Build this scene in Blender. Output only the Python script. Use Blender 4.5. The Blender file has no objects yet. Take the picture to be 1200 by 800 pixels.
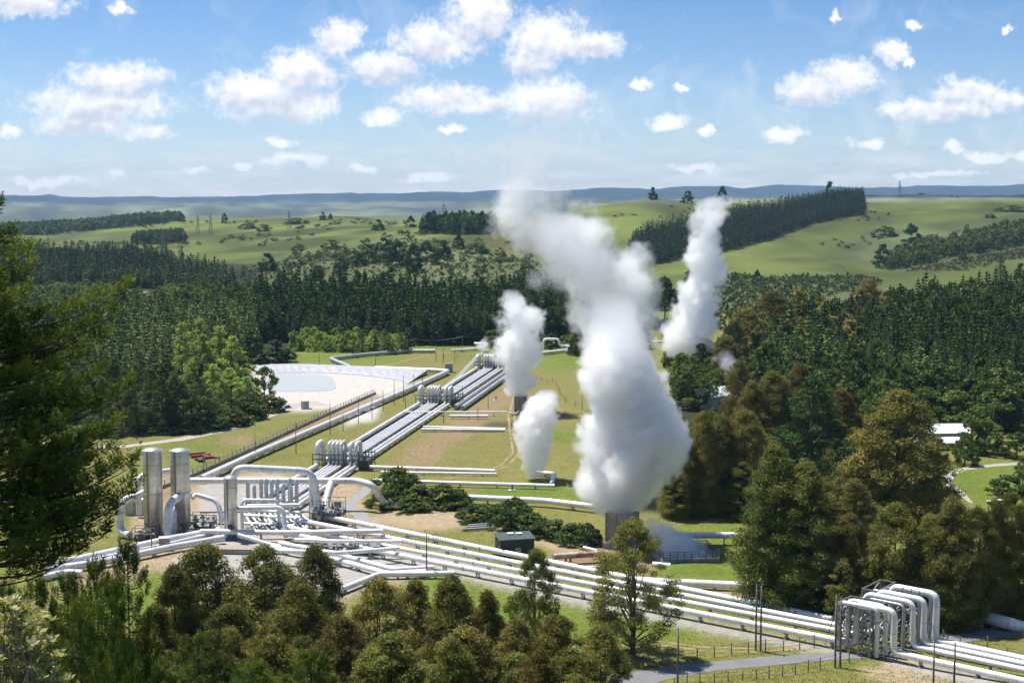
import bpy, math, random
import numpy as np
from mathutils import Vector, Matrix, noise as mnoise

# ------------------------------------------------------------------ frame of the place
F = 1700.0            # focal length in photo pixels (1200 px wide)
CAMZ = 68.0           # eye height above the valley floor
HOR = 230.0           # photo row of eye level
PIT = math.atan((400 - HOR) / F)
CP, SP = math.cos(PIT), math.sin(PIT)
SC = bpy.context.scene
COL = SC.collection
R = random.Random(7)

def ray(px, py):
    u = (px - 600) / F; v = (400 - py) / F
    return u, CP + v * SP, -SP + v * CP

def PG(px, py, z=0.0):
    """point where the sight line through a photo pixel meets height z"""
    rx, ry, rz = ray(px, py)
    t = (z - CAMZ) / rz
    return Vector((t * rx, t * ry, z))

def PD(px, py, Y):
    """point on the sight line at forward distance Y"""
    rx, ry, rz = ray(px, py)
    t = Y / ry
    return Vector((t * rx, Y, CAMZ + t * rz))

def proj(x, y, z):
    """photo pixel of world points (numpy)"""
    zz = z - CAMZ
    dep = y * CP - zz * SP
    up = y * SP + zz * CP
    dep = np.maximum(dep, 1e-3)
    return 600 + F * x / dep, 400 - F * up / dep

# ------------------------------------------------------------------ terrain
DR = [0, 8, 30, 60, 100, 130, 160, 190, 205, 640]
ZR = [66, 63, 55, 42, 27, 17, 7, 1, 0, 0]
COLS = {
 -900: [(800,374),(950,352),(1100,335),(1300,318),(1500,307),(1800,296),(2200,287),(2700,280),(3300,272),(4200,268),(6000,264),(8000,240),(9500,238),(12000,229)],
 -50: [(800,374),(950,351),(1100,334),(1300,318),(1500,307),(1800,296),(2200,286),(2700,280),(3300,272),(4200,268),(6000,264),(8000,239),(9500,238),(12000,229)],
 100: [(800,374),(950,350),(1100,332),(1300,316),(1500,305),(1800,292),(2200,282),(2700,272),(3300,265),(4200,265),(6000,262),(8000,239),(9500,238),(12000,231)],
 200: [(800,374),(950,349),(1100,330),(1300,312),(1500,301),(1800,286),(2200,272),(2700,261),(3300,257),(4200,259),(6000,257),(8000,240),(9500,239),(12000,231)],
 300: [(800,372),(950,346),(1100,325),(1300,306),(1500,290),(1800,275),(2200,262),(2700,256),(3300,259),(6000,255),(8000,240),(9500,238),(12000,229)],
 400: [(800,371),(950,342),(1100,318),(1300,298),(1500,283),(1800,268),(2200,258),(2700,254),(3300,258),(6000,253),(8000,238),(9500,237),(12000,226)],
 450: [(800,370),(950,340),(1100,314),(1300,292),(1500,276),(1800,263),(2200,258),(2700,260),(3300,262),(6000,253),(8000,237),(9500,236),(12000,225)],
 500: [(800,370),(950,337),(1100,309),(1300,282),(1500,271),(1800,265),(2200,263),(2700,264),(3300,264),(6000,252),(8000,236),(9500,235),(12000,225)],
 600: [(800,371),(950,335),(1100,306),(1300,283),(1500,270),(1800,262),(2200,258),(2700,262),(3300,262),(6000,251),(8000,236),(9500,235),(12000,223)],
 690: [(800,374),(950,348),(1100,331),(1300,308),(1500,280),(1800,254),(2000,246),(2200,250),(3300,262),(6000,249),(8000,234),(9500,234),(12000,221)],
 725: [(800,374),(950,351),(1100,335),(1300,314),(1500,282),(1800,246),(2000,235),(2200,240),(3300,262),(6000,249),(8000,232),(9500,232),(12000,221)],
 762: [(800,374),(950,351),(1100,336),(1300,318),(1500,287),(1800,243),(2000,226.5),(2200,236),(3300,262),(6000,250),(8000,236),(9500,232),(12000,220)],
 800: [(800,374),(950,351),(1100,336),(1300,319),(1500,292),(1800,252),(2000,235),(2200,238),(3300,262),(6000,250),(8000,236),(9500,232),(12000,219)],
 830: [(800,374),(950,351),(1100,336),(1300,319),(1500,296),(1800,260),(2000,241),(2200,238),(3300,262),(8000,236),(9500,232),(12000,218)],
 880: [(800,374),(950,351),(1100,336),(1300,320),(1500,299),(1800,262),(2000,238),(2200,229),(2400,236),(3300,262),(8000,236),(9500,232),(12000,218)],
 950: [(800,374),(950,351),(1100,337),(1300,321),(1500,302),(1800,270),(2000,248),(2200,236),(2400,233),(2700,240),(3300,262),(8000,236),(9500,232),(12000,217.5)],
 1010: [(800,374),(950,351),(1100,337),(1300,322),(1500,300),(1800,264),(2000,243),(2200,231),(2400,229),(2700,236),(3300,262),(8000,236),(9500,232),(12000,217)],
 1060: [(800,374),(950,351),(1100,334),(1200,322),(1300,316),(1400,310),(1500,297),(1800,260),(2000,242),(2200,230),(2400,228),(2700,236),(3300,262),(8000,236),(9500,232),(12000,217)],
 1120: [(800,374),(950,351),(1100,331),(1200,312),(1300,302),(1400,302),(1500,293),(1800,258),(2000,240),(2200,229),(2400,227),(2700,236),(3300,262),(8000,236),(9500,232),(12000,217)],
 1200: [(800,374),(950,351),(1100,328),(1200,305),(1300,291),(1400,295),(1500,286),(1800,255),(2000,238),(2200,226),(2400,224),(2700,236),(3300,262),(8000,236),(9500,232),(12000,217)],
 2100: [(800,374),(950,351),(1100,328),(1200,305),(1300,291),(1400,295),(1500,286),(1800,255),(2000,238),(2200,226),(2400,224),(2700,236),(3300,262),(8000,236),(9500,232),(12000,217)],
}
LD0, LD1, NLD = math.log(4.0), math.log(16000.0), 700
LDS = np.linspace(LD0, LD1, NLD)
U0, U1, NU = -1.2, 1.2, 500
US = np.linspace(U0, U1, NU)
def _table():
    cx = sorted(COLS); prof = []
    for px in cx:
        d = list(DR); z = list(ZR)
        for (dd, py) in COLS[px]:
            d.append(dd); z.append(CAMZ - dd * (math.tan(math.atan((py - 400) / F) + PIT)))
        d.append(13500); z.append(z[-1] - 60); d.append(16000); z.append(z[-1] - 60)
        prof.append(np.interp(LDS, np.log(np.maximum(d, 1e-3)), z))
    prof = np.array(prof)
    uc = (np.array(cx) - 600) / F
    T = np.empty((NU, NLD))
    for j in range(NLD):
        T[:, j] = np.interp(US, uc, prof[:, j])
    flat = np.exp(LDS)
    for it in range(26):      # soften the creases, keep the valley floor level
        S = T.copy()
        S[1:-1, :] = (T[:-2, :] + 2 * T[1:-1, :] + T[2:, :]) / 4
        S[:, 1:-1] = (S[:, :-2] + 2 * S[:, 1:-1] + S[:, 2:]) / 4
        w = np.where((flat > 640) , 1.0, np.where(flat < 190, .5, 0.0))
        w = np.where(flat > 11800, 0.15, w)
        T = T * (1 - w) + S * w
    return T
TT = _table()

def vnoise(x, y, seed=0):
    """smooth value noise, numpy"""
    xi = np.floor(x).astype(np.int64); yi = np.floor(y).astype(np.int64)
    fx = x - xi; fy = y - yi
    fx = fx * fx * (3 - 2 * fx); fy = fy * fy * (3 - 2 * fy)
    def h(a, b):
        n = (a * 374761393 + b * 668265263 + seed * 1442695) & 0x7fffffff
        n = ((n ^ (n >> 13)) * 1274126177) & 0x7fffffff
        n = n ^ (n >> 16)
        return (n & 0xffff) / 65535.0
    return (h(xi, yi) * (1 - fx) + h(xi + 1, yi) * fx) * (1 - fy) + (h(xi, yi + 1) * (1 - fx) + h(xi + 1, yi + 1) * fx) * fy
def fbm(x, y, s=0, o=4):
    r = 0; a = .5
    for i in range(o):
        r = r + a * vnoise(x * 2 ** i, y * 2 ** i, s + i); a *= .5
    return r

def terr(x, y):
    x = np.asarray(x, float); y = np.asarray(y, float)
    yy = np.maximum(y, 4.0)
    u = np.clip(x / yy, U0, U1); l = np.clip(np.log(yy), LD0, LD1)
    fu = (u - U0) / (U1 - U0) * (NU - 1); fl = (l - LD0) / (LD1 - LD0) * (NLD - 1)
    i = np.minimum(fu.astype(int), NU - 2); j = np.minimum(fl.astype(int), NLD - 2)
    a = fu - i; b = fl - j
    z = (TT[i, j] * (1 - a) + TT[i + 1, j] * a) * (1 - b) + (TT[i, j + 1] * (1 - a) + TT[i + 1, j + 1] * a) * b
    # relief of the hills
    m = np.clip((yy - 850) / 500, 0, 1) * np.clip((11000 - yy) / 1500, .25, 1)
    far = np.clip((yy - 4500) / 2000, 0, 1)
    z = z + m * ((fbm(x / 260, y / 260, 3) - .47) * 15 + (fbm(x / 70, y / 90, 9, 3) - .44) * 8) * (1 - far)
    z = z + far * ((fbm(x / 380, y / 800, 21) - .47) * 85) * np.clip((9500 - yy) / 1500, 0.75, 1)
    # a few low mounds and banks in the steam field
    for (mx, my, sx, sy, hh) in MOUNDS:
        z = z + hh * np.exp(-((x - mx) / sx) ** 2 - ((y - my) / sy) ** 2)
    return z
MOUNDS = []
for (px, py, sx, sy, hh) in [(818,672,9,5,1.6),(690,548,10,7,1.3),(600,512,14,6,1.0),(690,585,8,5,.8),(765,602,7,8,.7)]:
    p = PG(px, py); MOUNDS.append((p.x, p.y, sx, sy, hh))
def tz(x, y):
    return float(terr(x, y))
def ground_at(px, d):
    """point on the terrain in photo column px at forward distance d"""
    x = (px - 600) / F * d
    z = tz(x, d)
    x = (px - 600) / F * (d * CP - (z - CAMZ) * SP)
    return Vector((x, d, tz(x, d)))
def ground_pix(px, py):
    """first terrain point seen through a pixel"""
    rx, ry, rz = ray(px, py)
    ds = np.exp(np.linspace(math.log(60), math.log(13000), 1600))
    t = ds / ry
    g = terr(rx * t, ds) - (CAMZ + rz * t)
    k = np.argmax(g > 0)
    if g[k] <= 0: k = len(ds) - 1
    if k > 0:
        a, b = ds[k - 1], ds[k]; ga, gb = g[k - 1], g[k]
        d = a + (b - a) * (-ga) / (gb - ga + 1e-9)
    else: d = ds[0]
    x = rx * d / ry
    return Vector((x, d, tz(x, d)))

# ------------------------------------------------------------------ scene bookkeeping
def tag(o, label=None, cat=None, group=None, kind=None):
    if label: o['label'] = label
    if cat: o['category'] = cat
    if group: o['group'] = group
    if kind: o['kind'] = kind
    return o
def empty(name, loc, label=None, cat=None, group=None):
    o = bpy.data.objects.new(name, None); COL.objects.link(o)
    o.location = loc; o.empty_display_size = .5
    return tag(o, label, cat, group)
def link(name, me, parent=None, loc=(0, 0, 0)):
    o = bpy.data.objects.new(name, me); COL.objects.link(o)
    o.parent = parent; o.location = loc
    return o

class MB:
    """collects hard-surface geometry in world coordinates and links it as one mesh"""
    def __init__(s): s.v = []; s.f = []; s.sm = []; s.al = []
    def _add(s, vs, fs, smooth=False, al=None):
        b = len(s.v); s.v += [tuple(q) for q in vs]
        s.al += list(al) if al is not None else [0.0] * len(vs)
        for f in fs: s.f.append([b + i for i in f]); s.sm.append(smooth)
    def box(s, c, size, rz=0.0, ax=None):
        sx, sy, sz = [q / 2 for q in size]
        if ax is None:
            X = Vector((math.cos(rz), math.sin(rz), 0)); Y = Vector((-X.y, X.x, 0)); Z = Vector((0, 0, 1))
        else: X, Y, Z = ax
        c = Vector(c)
        vs = [c + X * (i * sx) + Y * (j * sy) + Z * (k * sz) for k in (-1, 1) for (i, j) in ((-1, -1), (1, -1), (1, 1), (-1, 1))]
        s._add(vs, [(3, 2, 1, 0), (4, 5, 6, 7), (0, 1, 5, 4), (1, 2, 6, 5), (2, 3, 7, 6), (3, 0, 4, 7)])
        return s
    def bar(s, a, b, w, h=None):
        a = Vector(a); b = Vector(b); d = b - a; L = d.length
        if L < 1e-6: return s
        Z = d / L; X = Z.cross(Vector((0, 0, 1)))
        if X.length < 1e-3: X = Vector((1, 0, 0))
        X.normalize(); Y = Z.cross(X)
        return s.box((a + b) / 2, (w, h or w, L), ax=(X, Y, Z))
    def tube(s, pts, r, seg=12, caps=True):
        n = len(pts); P = [Vector(p) for p in pts]
        rs = list(r) if isinstance(r, (list, tuple)) else [r] * n
        vs = []; al = []; acc = 0.0; X = None
        for i in range(n):
            if i: acc += (P[i] - P[i - 1]).length
            t = (P[min(i + 1, n - 1)] - P[max(i - 1, 0)])
            t = t.normalized() if t.length > 1e-9 else Vector((0, 0, 1))
            if X is None:
                X = t.cross(Vector((0, 0, 1)))
                if X.length < 1e-3: X = Vector((1, 0, 0))
            X = (X - t * X.dot(t)).normalized(); Y = t.cross(X)
            for k in range(seg):
                a = 2 * math.pi * k / seg
                vs.append(P[i] + (X * math.cos(a) + Y * math.sin(a)) * rs[i]); al.append(acc)
        fs = [(i * seg + k, i * seg + (k + 1) % seg, (i + 1) * seg + (k + 1) % seg, (i + 1) * seg + k) for i in range(n - 1) for k in range(seg)]
        s._add(vs, fs, True, al)
        if caps:
            for i, fl in ((0, True), (n - 1, False)):
                ring = vs[i * seg:(i + 1) * seg]
                s._add(ring, [tuple(range(seg))[::-1] if fl else tuple(range(seg))], False, al[i * seg:(i + 1) * seg])
        return s
    def lathe(s, c, prof, seg=24, axis=(0, 0, 1)):
        """prof: list of (radius, height) along axis from c"""
        c = Vector(c); A = Vector(axis).normalized()
        X = A.orthogonal().normalized(); Y = A.cross(X); vs = []; al = []
        for (r, h) in prof:
            for k in range(seg):
                a = 2 * math.pi * k / seg
                vs.append(c + A * h + (X * math.cos(a) + Y * math.sin(a)) * r); al.append(h)
        fs = [(i * seg + k, i * seg + (k + 1) % seg, (i + 1) * seg + (k + 1) % seg, (i + 1) * seg + k) for i in range(len(prof) - 1) for k in range(seg)]
        s._add(vs, fs, True, al)
        return s
    def poly(s, pts, thick=None):
        n = len(pts)
        if thick is None: s._add(pts, [tuple(range(n))])
        else:
            lo = [Vector(p) - Vector((0, 0, thick)) for p in pts]
            s._add(list(pts) + lo, [tuple(range(n)), tuple(range(2 * n - 1, n - 1, -1))] + [(i, n + i, n + (i + 1) % n, (i + 1) % n) for i in range(n)])
        return s
    def mesh(s, name, mat, origin=(0, 0, 0)):
        o = Vector(origin)
        me = bpy.data.meshes.new(name)
        me.from_pydata([(v[0] - o.x, v[1] - o.y, v[2] - o.z) for v in s.v], [], s.f)
        me.polygons.foreach_set('use_smooth', s.sm)
        a = me.attributes.new('along', 'FLOAT', 'POINT'); a.data.foreach_set('value', s.al)
        me.materials.append(mat); me.update()
        return me
    def put(s, name, mat, parent=None, origin=None):
        """link as one object; a child's vertices are made local to its (translated) parent"""
        if parent is not None:
            o = Vector(parent.location)
            if parent.parent is not None: o += Vector(parent.parent.location)
            c = Vector(s.v[0]) if origin is None else Vector(origin)
            return link(name, s.mesh(name, mat, c), parent, c - o)
        o = Vector(origin) if origin is not None else Vector((0, 0, 0))
        return link(name, s.mesh(name, mat, o), None, o)

def fillet(pts, br, n=6):
    P = [Vector(p) for p in pts]; out = [P[0]]
    for i in range(1, len(P) - 1):
        a = P[i - 1] - P[i]; b = P[i + 1] - P[i]
        l = min(br, a.length * .48, b.length * .48)
        a.normalize(); b.normalize()
        if a.dot(b) < -.9995: out.append(P[i]); continue
        p0 = P[i] + a * l; p2 = P[i] + b * l
        for k in range(n + 1):
            t = k / n
            out.append(p0 * (1 - t) ** 2 + P[i] * 2 * t * (1 - t) + p2 * t * t)
    out.append(P[-1])
    return out

def np_mesh(name, V, Fq, mats, tint=None, midx=None, smooth=False, k=4):
    me = bpy.data.meshes.new(name)
    V = np.asarray(V, np.float32); Fq = np.asarray(Fq, np.int32)
    me.vertices.add(len(V)); me.vertices.foreach_set('co', V.ravel())
    me.loops.add(Fq.size); me.loops.foreach_set('vertex_index', Fq.ravel())
    me.polygons.add(len(Fq)); me.polygons.foreach_set('loop_start', np.arange(0, Fq.size, k, dtype=np.int32))
    if midx is not None: me.polygons.foreach_set('material_index', np.asarray(midx, np.int32))
    me.polygons.foreach_set('use_smooth', np.full(len(Fq), smooth))
    for m in mats: me.materials.append(m)
    if tint is not None:
        a = me.attributes.new('tint', 'FLOAT', 'POINT'); a.data.foreach_set('value', np.asarray(tint, np.float32))
    me.update(calc_edges=True)
    return me
# ------------------------------------------------------------------ materials
class N:
    def __init__(s, name):
        s.m = bpy.data.materials.new(name); s.m.use_nodes = True
        s.t = s.m.node_tree; s.t.nodes.clear()
        s.out = s.t.nodes.new('ShaderNodeOutputMaterial')
    def n(s, typ, **kw):
        nd = s.t.nodes.new('ShaderNode' + typ)
        for k, v in kw.items():
            if hasattr(nd, k) and not k[0].isupper(): setattr(nd, k, v)
        return nd
    def set(s, nd, key, v):
        i = nd.inputs[key]
        if hasattr(v, 'is_linked') or hasattr(v, 'links'): s.t.links.new(v, i)
        else: i.default_value = v
    def noise(s, vec, scale, detail=3, rough=.5, dist=0.0):
        nd = s.n('TexNoise'); s.set(nd, 'Scale', scale); s.set(nd, 'Detail', detail); s.set(nd, 'Roughness', rough); s.set(nd, 'Distortion', dist)
        if vec is not None: s.set(nd, 'Vector', vec)
        return nd.outputs['Fac']
    def ramp(s, fac, stops):
        nd = s.n('ValToRGB'); s.set(nd, 'Fac', fac)
        while len(nd.color_ramp.elements) < len(stops): nd.color_ramp.elements.new(.5)
        for e, (p, c) in zip(nd.color_ramp.elements, stops):
            e.position = p; e.color = (c[0], c[1], c[2], 1) if isinstance(c, (tuple, list)) else (c, c, c, 1)
        return nd.outputs['Color']
    def mix(s, a, b, f, typ='MIX'):
        nd = s.n('MixRGB'); nd.blend_type = typ
        s.set(nd, 'Fac', f); s.set(nd, 'Color1', a); s.set(nd, 'Color2', b)
        return nd.outputs['Color']
    def math(s, op, a, b=0.0, c=0.0, clamp=False):
        nd = s.n('Math'); nd.operation = op; nd.use_clamp = clamp
        s.set(nd, 0, a); s.set(nd, 1, b)
        if len(nd.inputs) > 2: s.set(nd, 2, c)
        return nd.outputs[0]
    def vmath(s, op, a, b=(0, 0, 0)):
        nd = s.n('VectorMath'); nd.operation = op
        s.set(nd, 0, a); s.set(nd, 1, b)
        return nd.outputs[0]
    def mapr(s, v, a, b, c, d):
        nd = s.n('MapRange'); s.set(nd, 0, v)
        for i, q in enumerate((a, b, c, d)): s.set(nd, i + 1, q)
        return nd.outputs[0]
    def pos(s): return s.n('NewGeometry').outputs['Position']
    def obj(s): return s.n('TexCoord').outputs['Object']
    def attr(s, name, out='Fac'):
        nd = s.n('Attribute'); nd.attribute_name = name
        return nd.outputs[out]
    def rnd(s): return s.n('ObjectInfo').outputs['Random']
    def bump(s, h, strength=.3, dist=.1):
        nd = s.n('Bump'); s.set(nd, 'Height', h); s.set(nd, 'Strength', strength); s.set(nd, 'Distance', dist)
        return nd.outputs[0]
    def principled(s, col, rough=.6, metal=0.0, normal=None, spec=.5):
        nd = s.n('BsdfPrincipled')
        s.set(nd, 'Base Color', col if not isinstance(col, tuple) else (*col, 1)); s.set(nd, 'Roughness', rough); s.set(nd, 'Metallic', metal)
        s.set(nd, 'Specular IOR Level', spec)
        if normal is not None: s.set(nd, 'Normal', normal)
        s.t.links.new(nd.outputs[0], s.out.inputs['Surface'])
        return nd
C4 = lambda c: (c[0], c[1], c[2], 1)

def solid(name, col, rough=.6, metal=0.0, var=.25, scale=1.2, bump=0.0, dirt=None, spec=.5):
    n = N(name); p = n.obj()
    a = n.noise(p, scale, 5, .6); b = n.noise(p, scale * 7, 3)
    k = n.math('ADD', n.math('MULTIPLY', a, .65), n.math('MULTIPLY', b, .35))
    c = n.ramp(k, [(.3, [q * (1 - var) for q in col]), (.7, [min(1, q * (1 + var)) for q in col])])
    if dirt: c = n.mix(c, C4(dirt), n.mapr(n.noise(p, scale * 2.3, 6, .7), .52, .72, 0, .8))
    n.principled(c, rough, metal, n.bump(b, bump, .05) if bump else None, spec)
    return n.m

def cladding(name, col, metal, rough, seam=3.0, rust=0.0):
    """aluminium sheet lagging: seams every few metres along the run, weathering streaks"""
    n = N(name); p = n.obj(); al = n.attr('along')
    saw = n.math('FRACT', n.math('DIVIDE', al, seam))
    line = n.math('LESS_THAN', saw, .035)
    band = n.n('TexWhiteNoise'); band.noise_dimensions = '1D'
    n.set(band, 'W', n.math('FLOOR', n.math('DIVIDE', al, seam)))
    v = n.mapr(band.outputs['Value'], 0, 1, .90, 1.06)
    a = n.noise(p, .9, 6, .65)
    c = n.mix(C4(col), C4([q * .66 for q in col]), n.mapr(a, .5, .8, 0, .6))
    c = n.mix(c, v, 1.0, 'MULTIPLY')
    mp = n.n('Mapping'); n.set(mp, 'Vector', p); n.set(mp, 'Scale', (1.6, 1.6, .35))
    c = n.mix(c, C4([q * .60 for q in col]), n.mapr(n.noise(mp.outputs[0], 1.0, 6, .7), .52, .74, 0, .6))
    c = n.mix(c, C4([q * .45 for q in col]), n.math('MULTIPLY', line, .6))
    if rust: c = n.mix(c, (.23, .10, .045, 1), n.mapr(n.noise(p, .35, 6, .7), .55 - rust, .75 - rust, 0, .9))
    r = n.mapr(a, .2, .8, rough - .08, rough + .14)
    n.principled(c, r, metal, n.bump(n.noise(p, 3.5, 2), .12, .05))
    return n.m

def foliage(name, dark, mid, light, trans=.28, rough=.55, vv=.32):
    n = N(name)
    t = n.attr('tint')
    c = n.ramp(t, [(0.0, dark), (.5, mid), (1.0, light)])
    rv = n.rnd()
    hs = n.n('HueSaturation'); n.set(hs, 'Color', c)
    n.set(hs, 'Value', n.mapr(rv, 0, 1, 1 - vv, 1 + vv))
    n.set(hs, 'Hue', n.mapr(n.math('FRACT', n.math('MULTIPLY', rv, 7.31)), 0, 1, .485, .515))
    col = hs.outputs[0]
    d = n.n('BsdfPrincipled'); n.set(d, 'Base Color', col); n.set(d, 'Roughness', rough); n.set(d, 'Specular IOR Level', .08)
    tr = n.n('BsdfTranslucent'); n.set(tr, 'Color', n.mix(col, (.9, 1.0, .35, 1), .35, 'MULTIPLY'))
    mx = n.n('MixShader'); n.set(mx, 0, trans)
    n.t.links.new(d.outputs[0], mx.inputs[1]); n.t.links.new(tr.outputs[0], mx.inputs[2])
    n.t.links.new(mx.outputs[0], n.out.inputs['Surface'])
    return n.m

M = {}
M['clad'] = cladding('aluminium_lagging', (.80, .80, .79), .1, .40)
M['clad_silver'] = cladding('silver_lagging', (.73, .725, .71), .22, .40, 2.4)
M['clad_grey'] = cladding('weathered_lagging', (.50, .51, .51), .45, .45, 2.2)
M['clad_rust'] = cladding('rusty_lagging', (.52, .45, .38), .15, .6, 2.5, .1)
M['vessel'] = cladding('vessel_cladding', (.60, .595, .56), .7, .36, 1.1)
M['steel'] = solid('galvanised_steel', (.27, .28, .28), .5, .5, .3, 1.0)
M['dark_steel'] = solid('dark_steel', (.10, .105, .10), .55, .3, .3)
M['valve'] = solid('valve_grey_green', (.22, .25, .24), .5, .2, .3)
M['concrete'] = solid('stained_concrete', (.31, .275, .215), .85, 0, .3, .5, .3, (.16, .13, .10))
M['pale_concrete'] = solid('pale_concrete', (.50, .49, .46), .85, 0, .2, .6, .2)
M['rust'] = solid('rusty_iron', (.24, .085, .045), .8, 0, .35, 1.5, .2)
M['blue'] = solid('blue_paint', (.04, .12, .27), .5, 0, .2)
M['shed'] = solid('dark_green_cladding', (.016, .026, .022), .6, 0, .3)
M['shed_roof'] = solid('shed_roof_sheet', (.06, .085, .08), .5, .1, .25)
M['white_paint'] = solid('white_sheet_paint', (.72, .72, .70), .5, 0, .1)
M['cream_wall'] = solid('cream_wall', (.48, .46, .40), .8, 0, .12)
M['wood'] = solid('weathered_pole_timber', (.17, .145, .12), .85, 0, .35, 2.0, .3)
M['post'] = solid('fence_post_timber', (.12, .105, .09), .85, 0, .35, 2.0, .3)
M['wire'] = solid('galvanised_wire', (.16, .16, .16), .5, .5, .1)
M['glass'] = solid('dark_window_glass', (.03, .04, .05), .12, 0, .1)
M['liner'] = solid('silver_pond_liner', (.42, .43, .44), .5, .15, .3, .5, .3, (.30, .26, .21))
M['bark'] = solid('tree_bark', (.10, .078, .058), .9, 0, .4, 1.2, .5)
M['bark_pale'] = solid('gum_bark', (.20, .17, .135), .85, 0, .4, .8, .4)

# foliage: dark / mid / light are leaf albedos
M['euc'] = foliage('gum_leaves', (.074, .090, .020), (.180, .190, .042), (.310, .275, .074))
M['euc_brown'] = foliage('brown_gum_leaves', (.092, .092, .023), (.200, .178, .044), (.320, .250, .068))
M['euc_green'] = foliage('green_gum_leaves', (.062, .086, .018), (.142, .162, .032), (.245, .222, .052))
M['pine'] = foliage('pine_needles', (.024, .050, .014), (.060, .106, .026), (.130, .180, .046), .22)
M['pine_mid'] = foliage('plantation_needles', (.044, .076, .020), (.100, .150, .038), (.190, .240, .064), .25)
M['pine_blue'] = foliage('bluish_needles', (.024, .044, .020), (.052, .084, .034), (.100, .135, .056), .2)
M['pine_dark'] = foliage('dark_hill_needles', (.012, .028, .010), (.030, .058, .018), (.070, .105, .032), .12)
M['pine_olive'] = foliage('olive_pine_needles', (.060, .086, .026), (.130, .162, .046), (.215, .240, .078), .25)
M['poplar'] = foliage('pale_poplar_leaves', (.20, .26, .06), (.36, .43, .10), (.50, .55, .17), .55)
M['broad'] = foliage('broad_green_leaves', (.058, .096, .021), (.120, .172, .038), (.210, .255, .064))
M['broad_lime'] = foliage('yellow_green_leaves', (.10, .125, .026), (.18, .195, .042), (.27, .26, .065), .35)
M['bush'] = foliage('bush_leaves', (.044, .074, .021), (.094, .136, .036), (.170, .200, .060))
M['scrub'] = foliage('scrub_leaves', (.060, .072, .032), (.110, .120, .054), (.170, .165, .085))
M['near_pine'] = foliage('near_pine_needles', (.013, .034, .006), (.044, .080, .014), (.150, .185, .030), .24)
M['shrub'] = foliage('pale_shrub_leaves', (.30, .34, .09), (.56, .56, .20), (.80, .78, .46), .5)
M['bark_dark'] = solid('dark_pine_bark', (.045, .036, .028), .9, 0, .4, 1.2, .3)
# ------------------------------------------------------------------ ground sheet
def inpoly(px, py, poly):
    n = len(poly); r = np.zeros(px.shape, bool); j = n - 1
    for i in range(n):
        xi, yi = poly[i]; xj, yj = poly[j]
        c = ((yi > py) != (yj > py)) & (px < (xj - xi) * (py - yi) / (yj - yi + 1e-9) + xi)
        r ^= c; j = i
    return r
LUSH = (.115, .155, .022); MID = (.150, .155, .038); DRY = (.168, .160, .044); TAN = (.33, .255, .165)
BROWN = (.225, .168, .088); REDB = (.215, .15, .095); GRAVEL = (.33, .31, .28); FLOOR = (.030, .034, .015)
PAST = (.098, .120, .025); PASTD = (.132, .126, .036); SCRUB = (.092, .112, .040); SCARP = (.135, .155, .10); RIDGE = (.028, .046, .062); SAND = (.46, .435, .395); DARK = (.07, .055, .04)  # RIDGE has the blue of distant haze mixed into its colour
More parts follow.
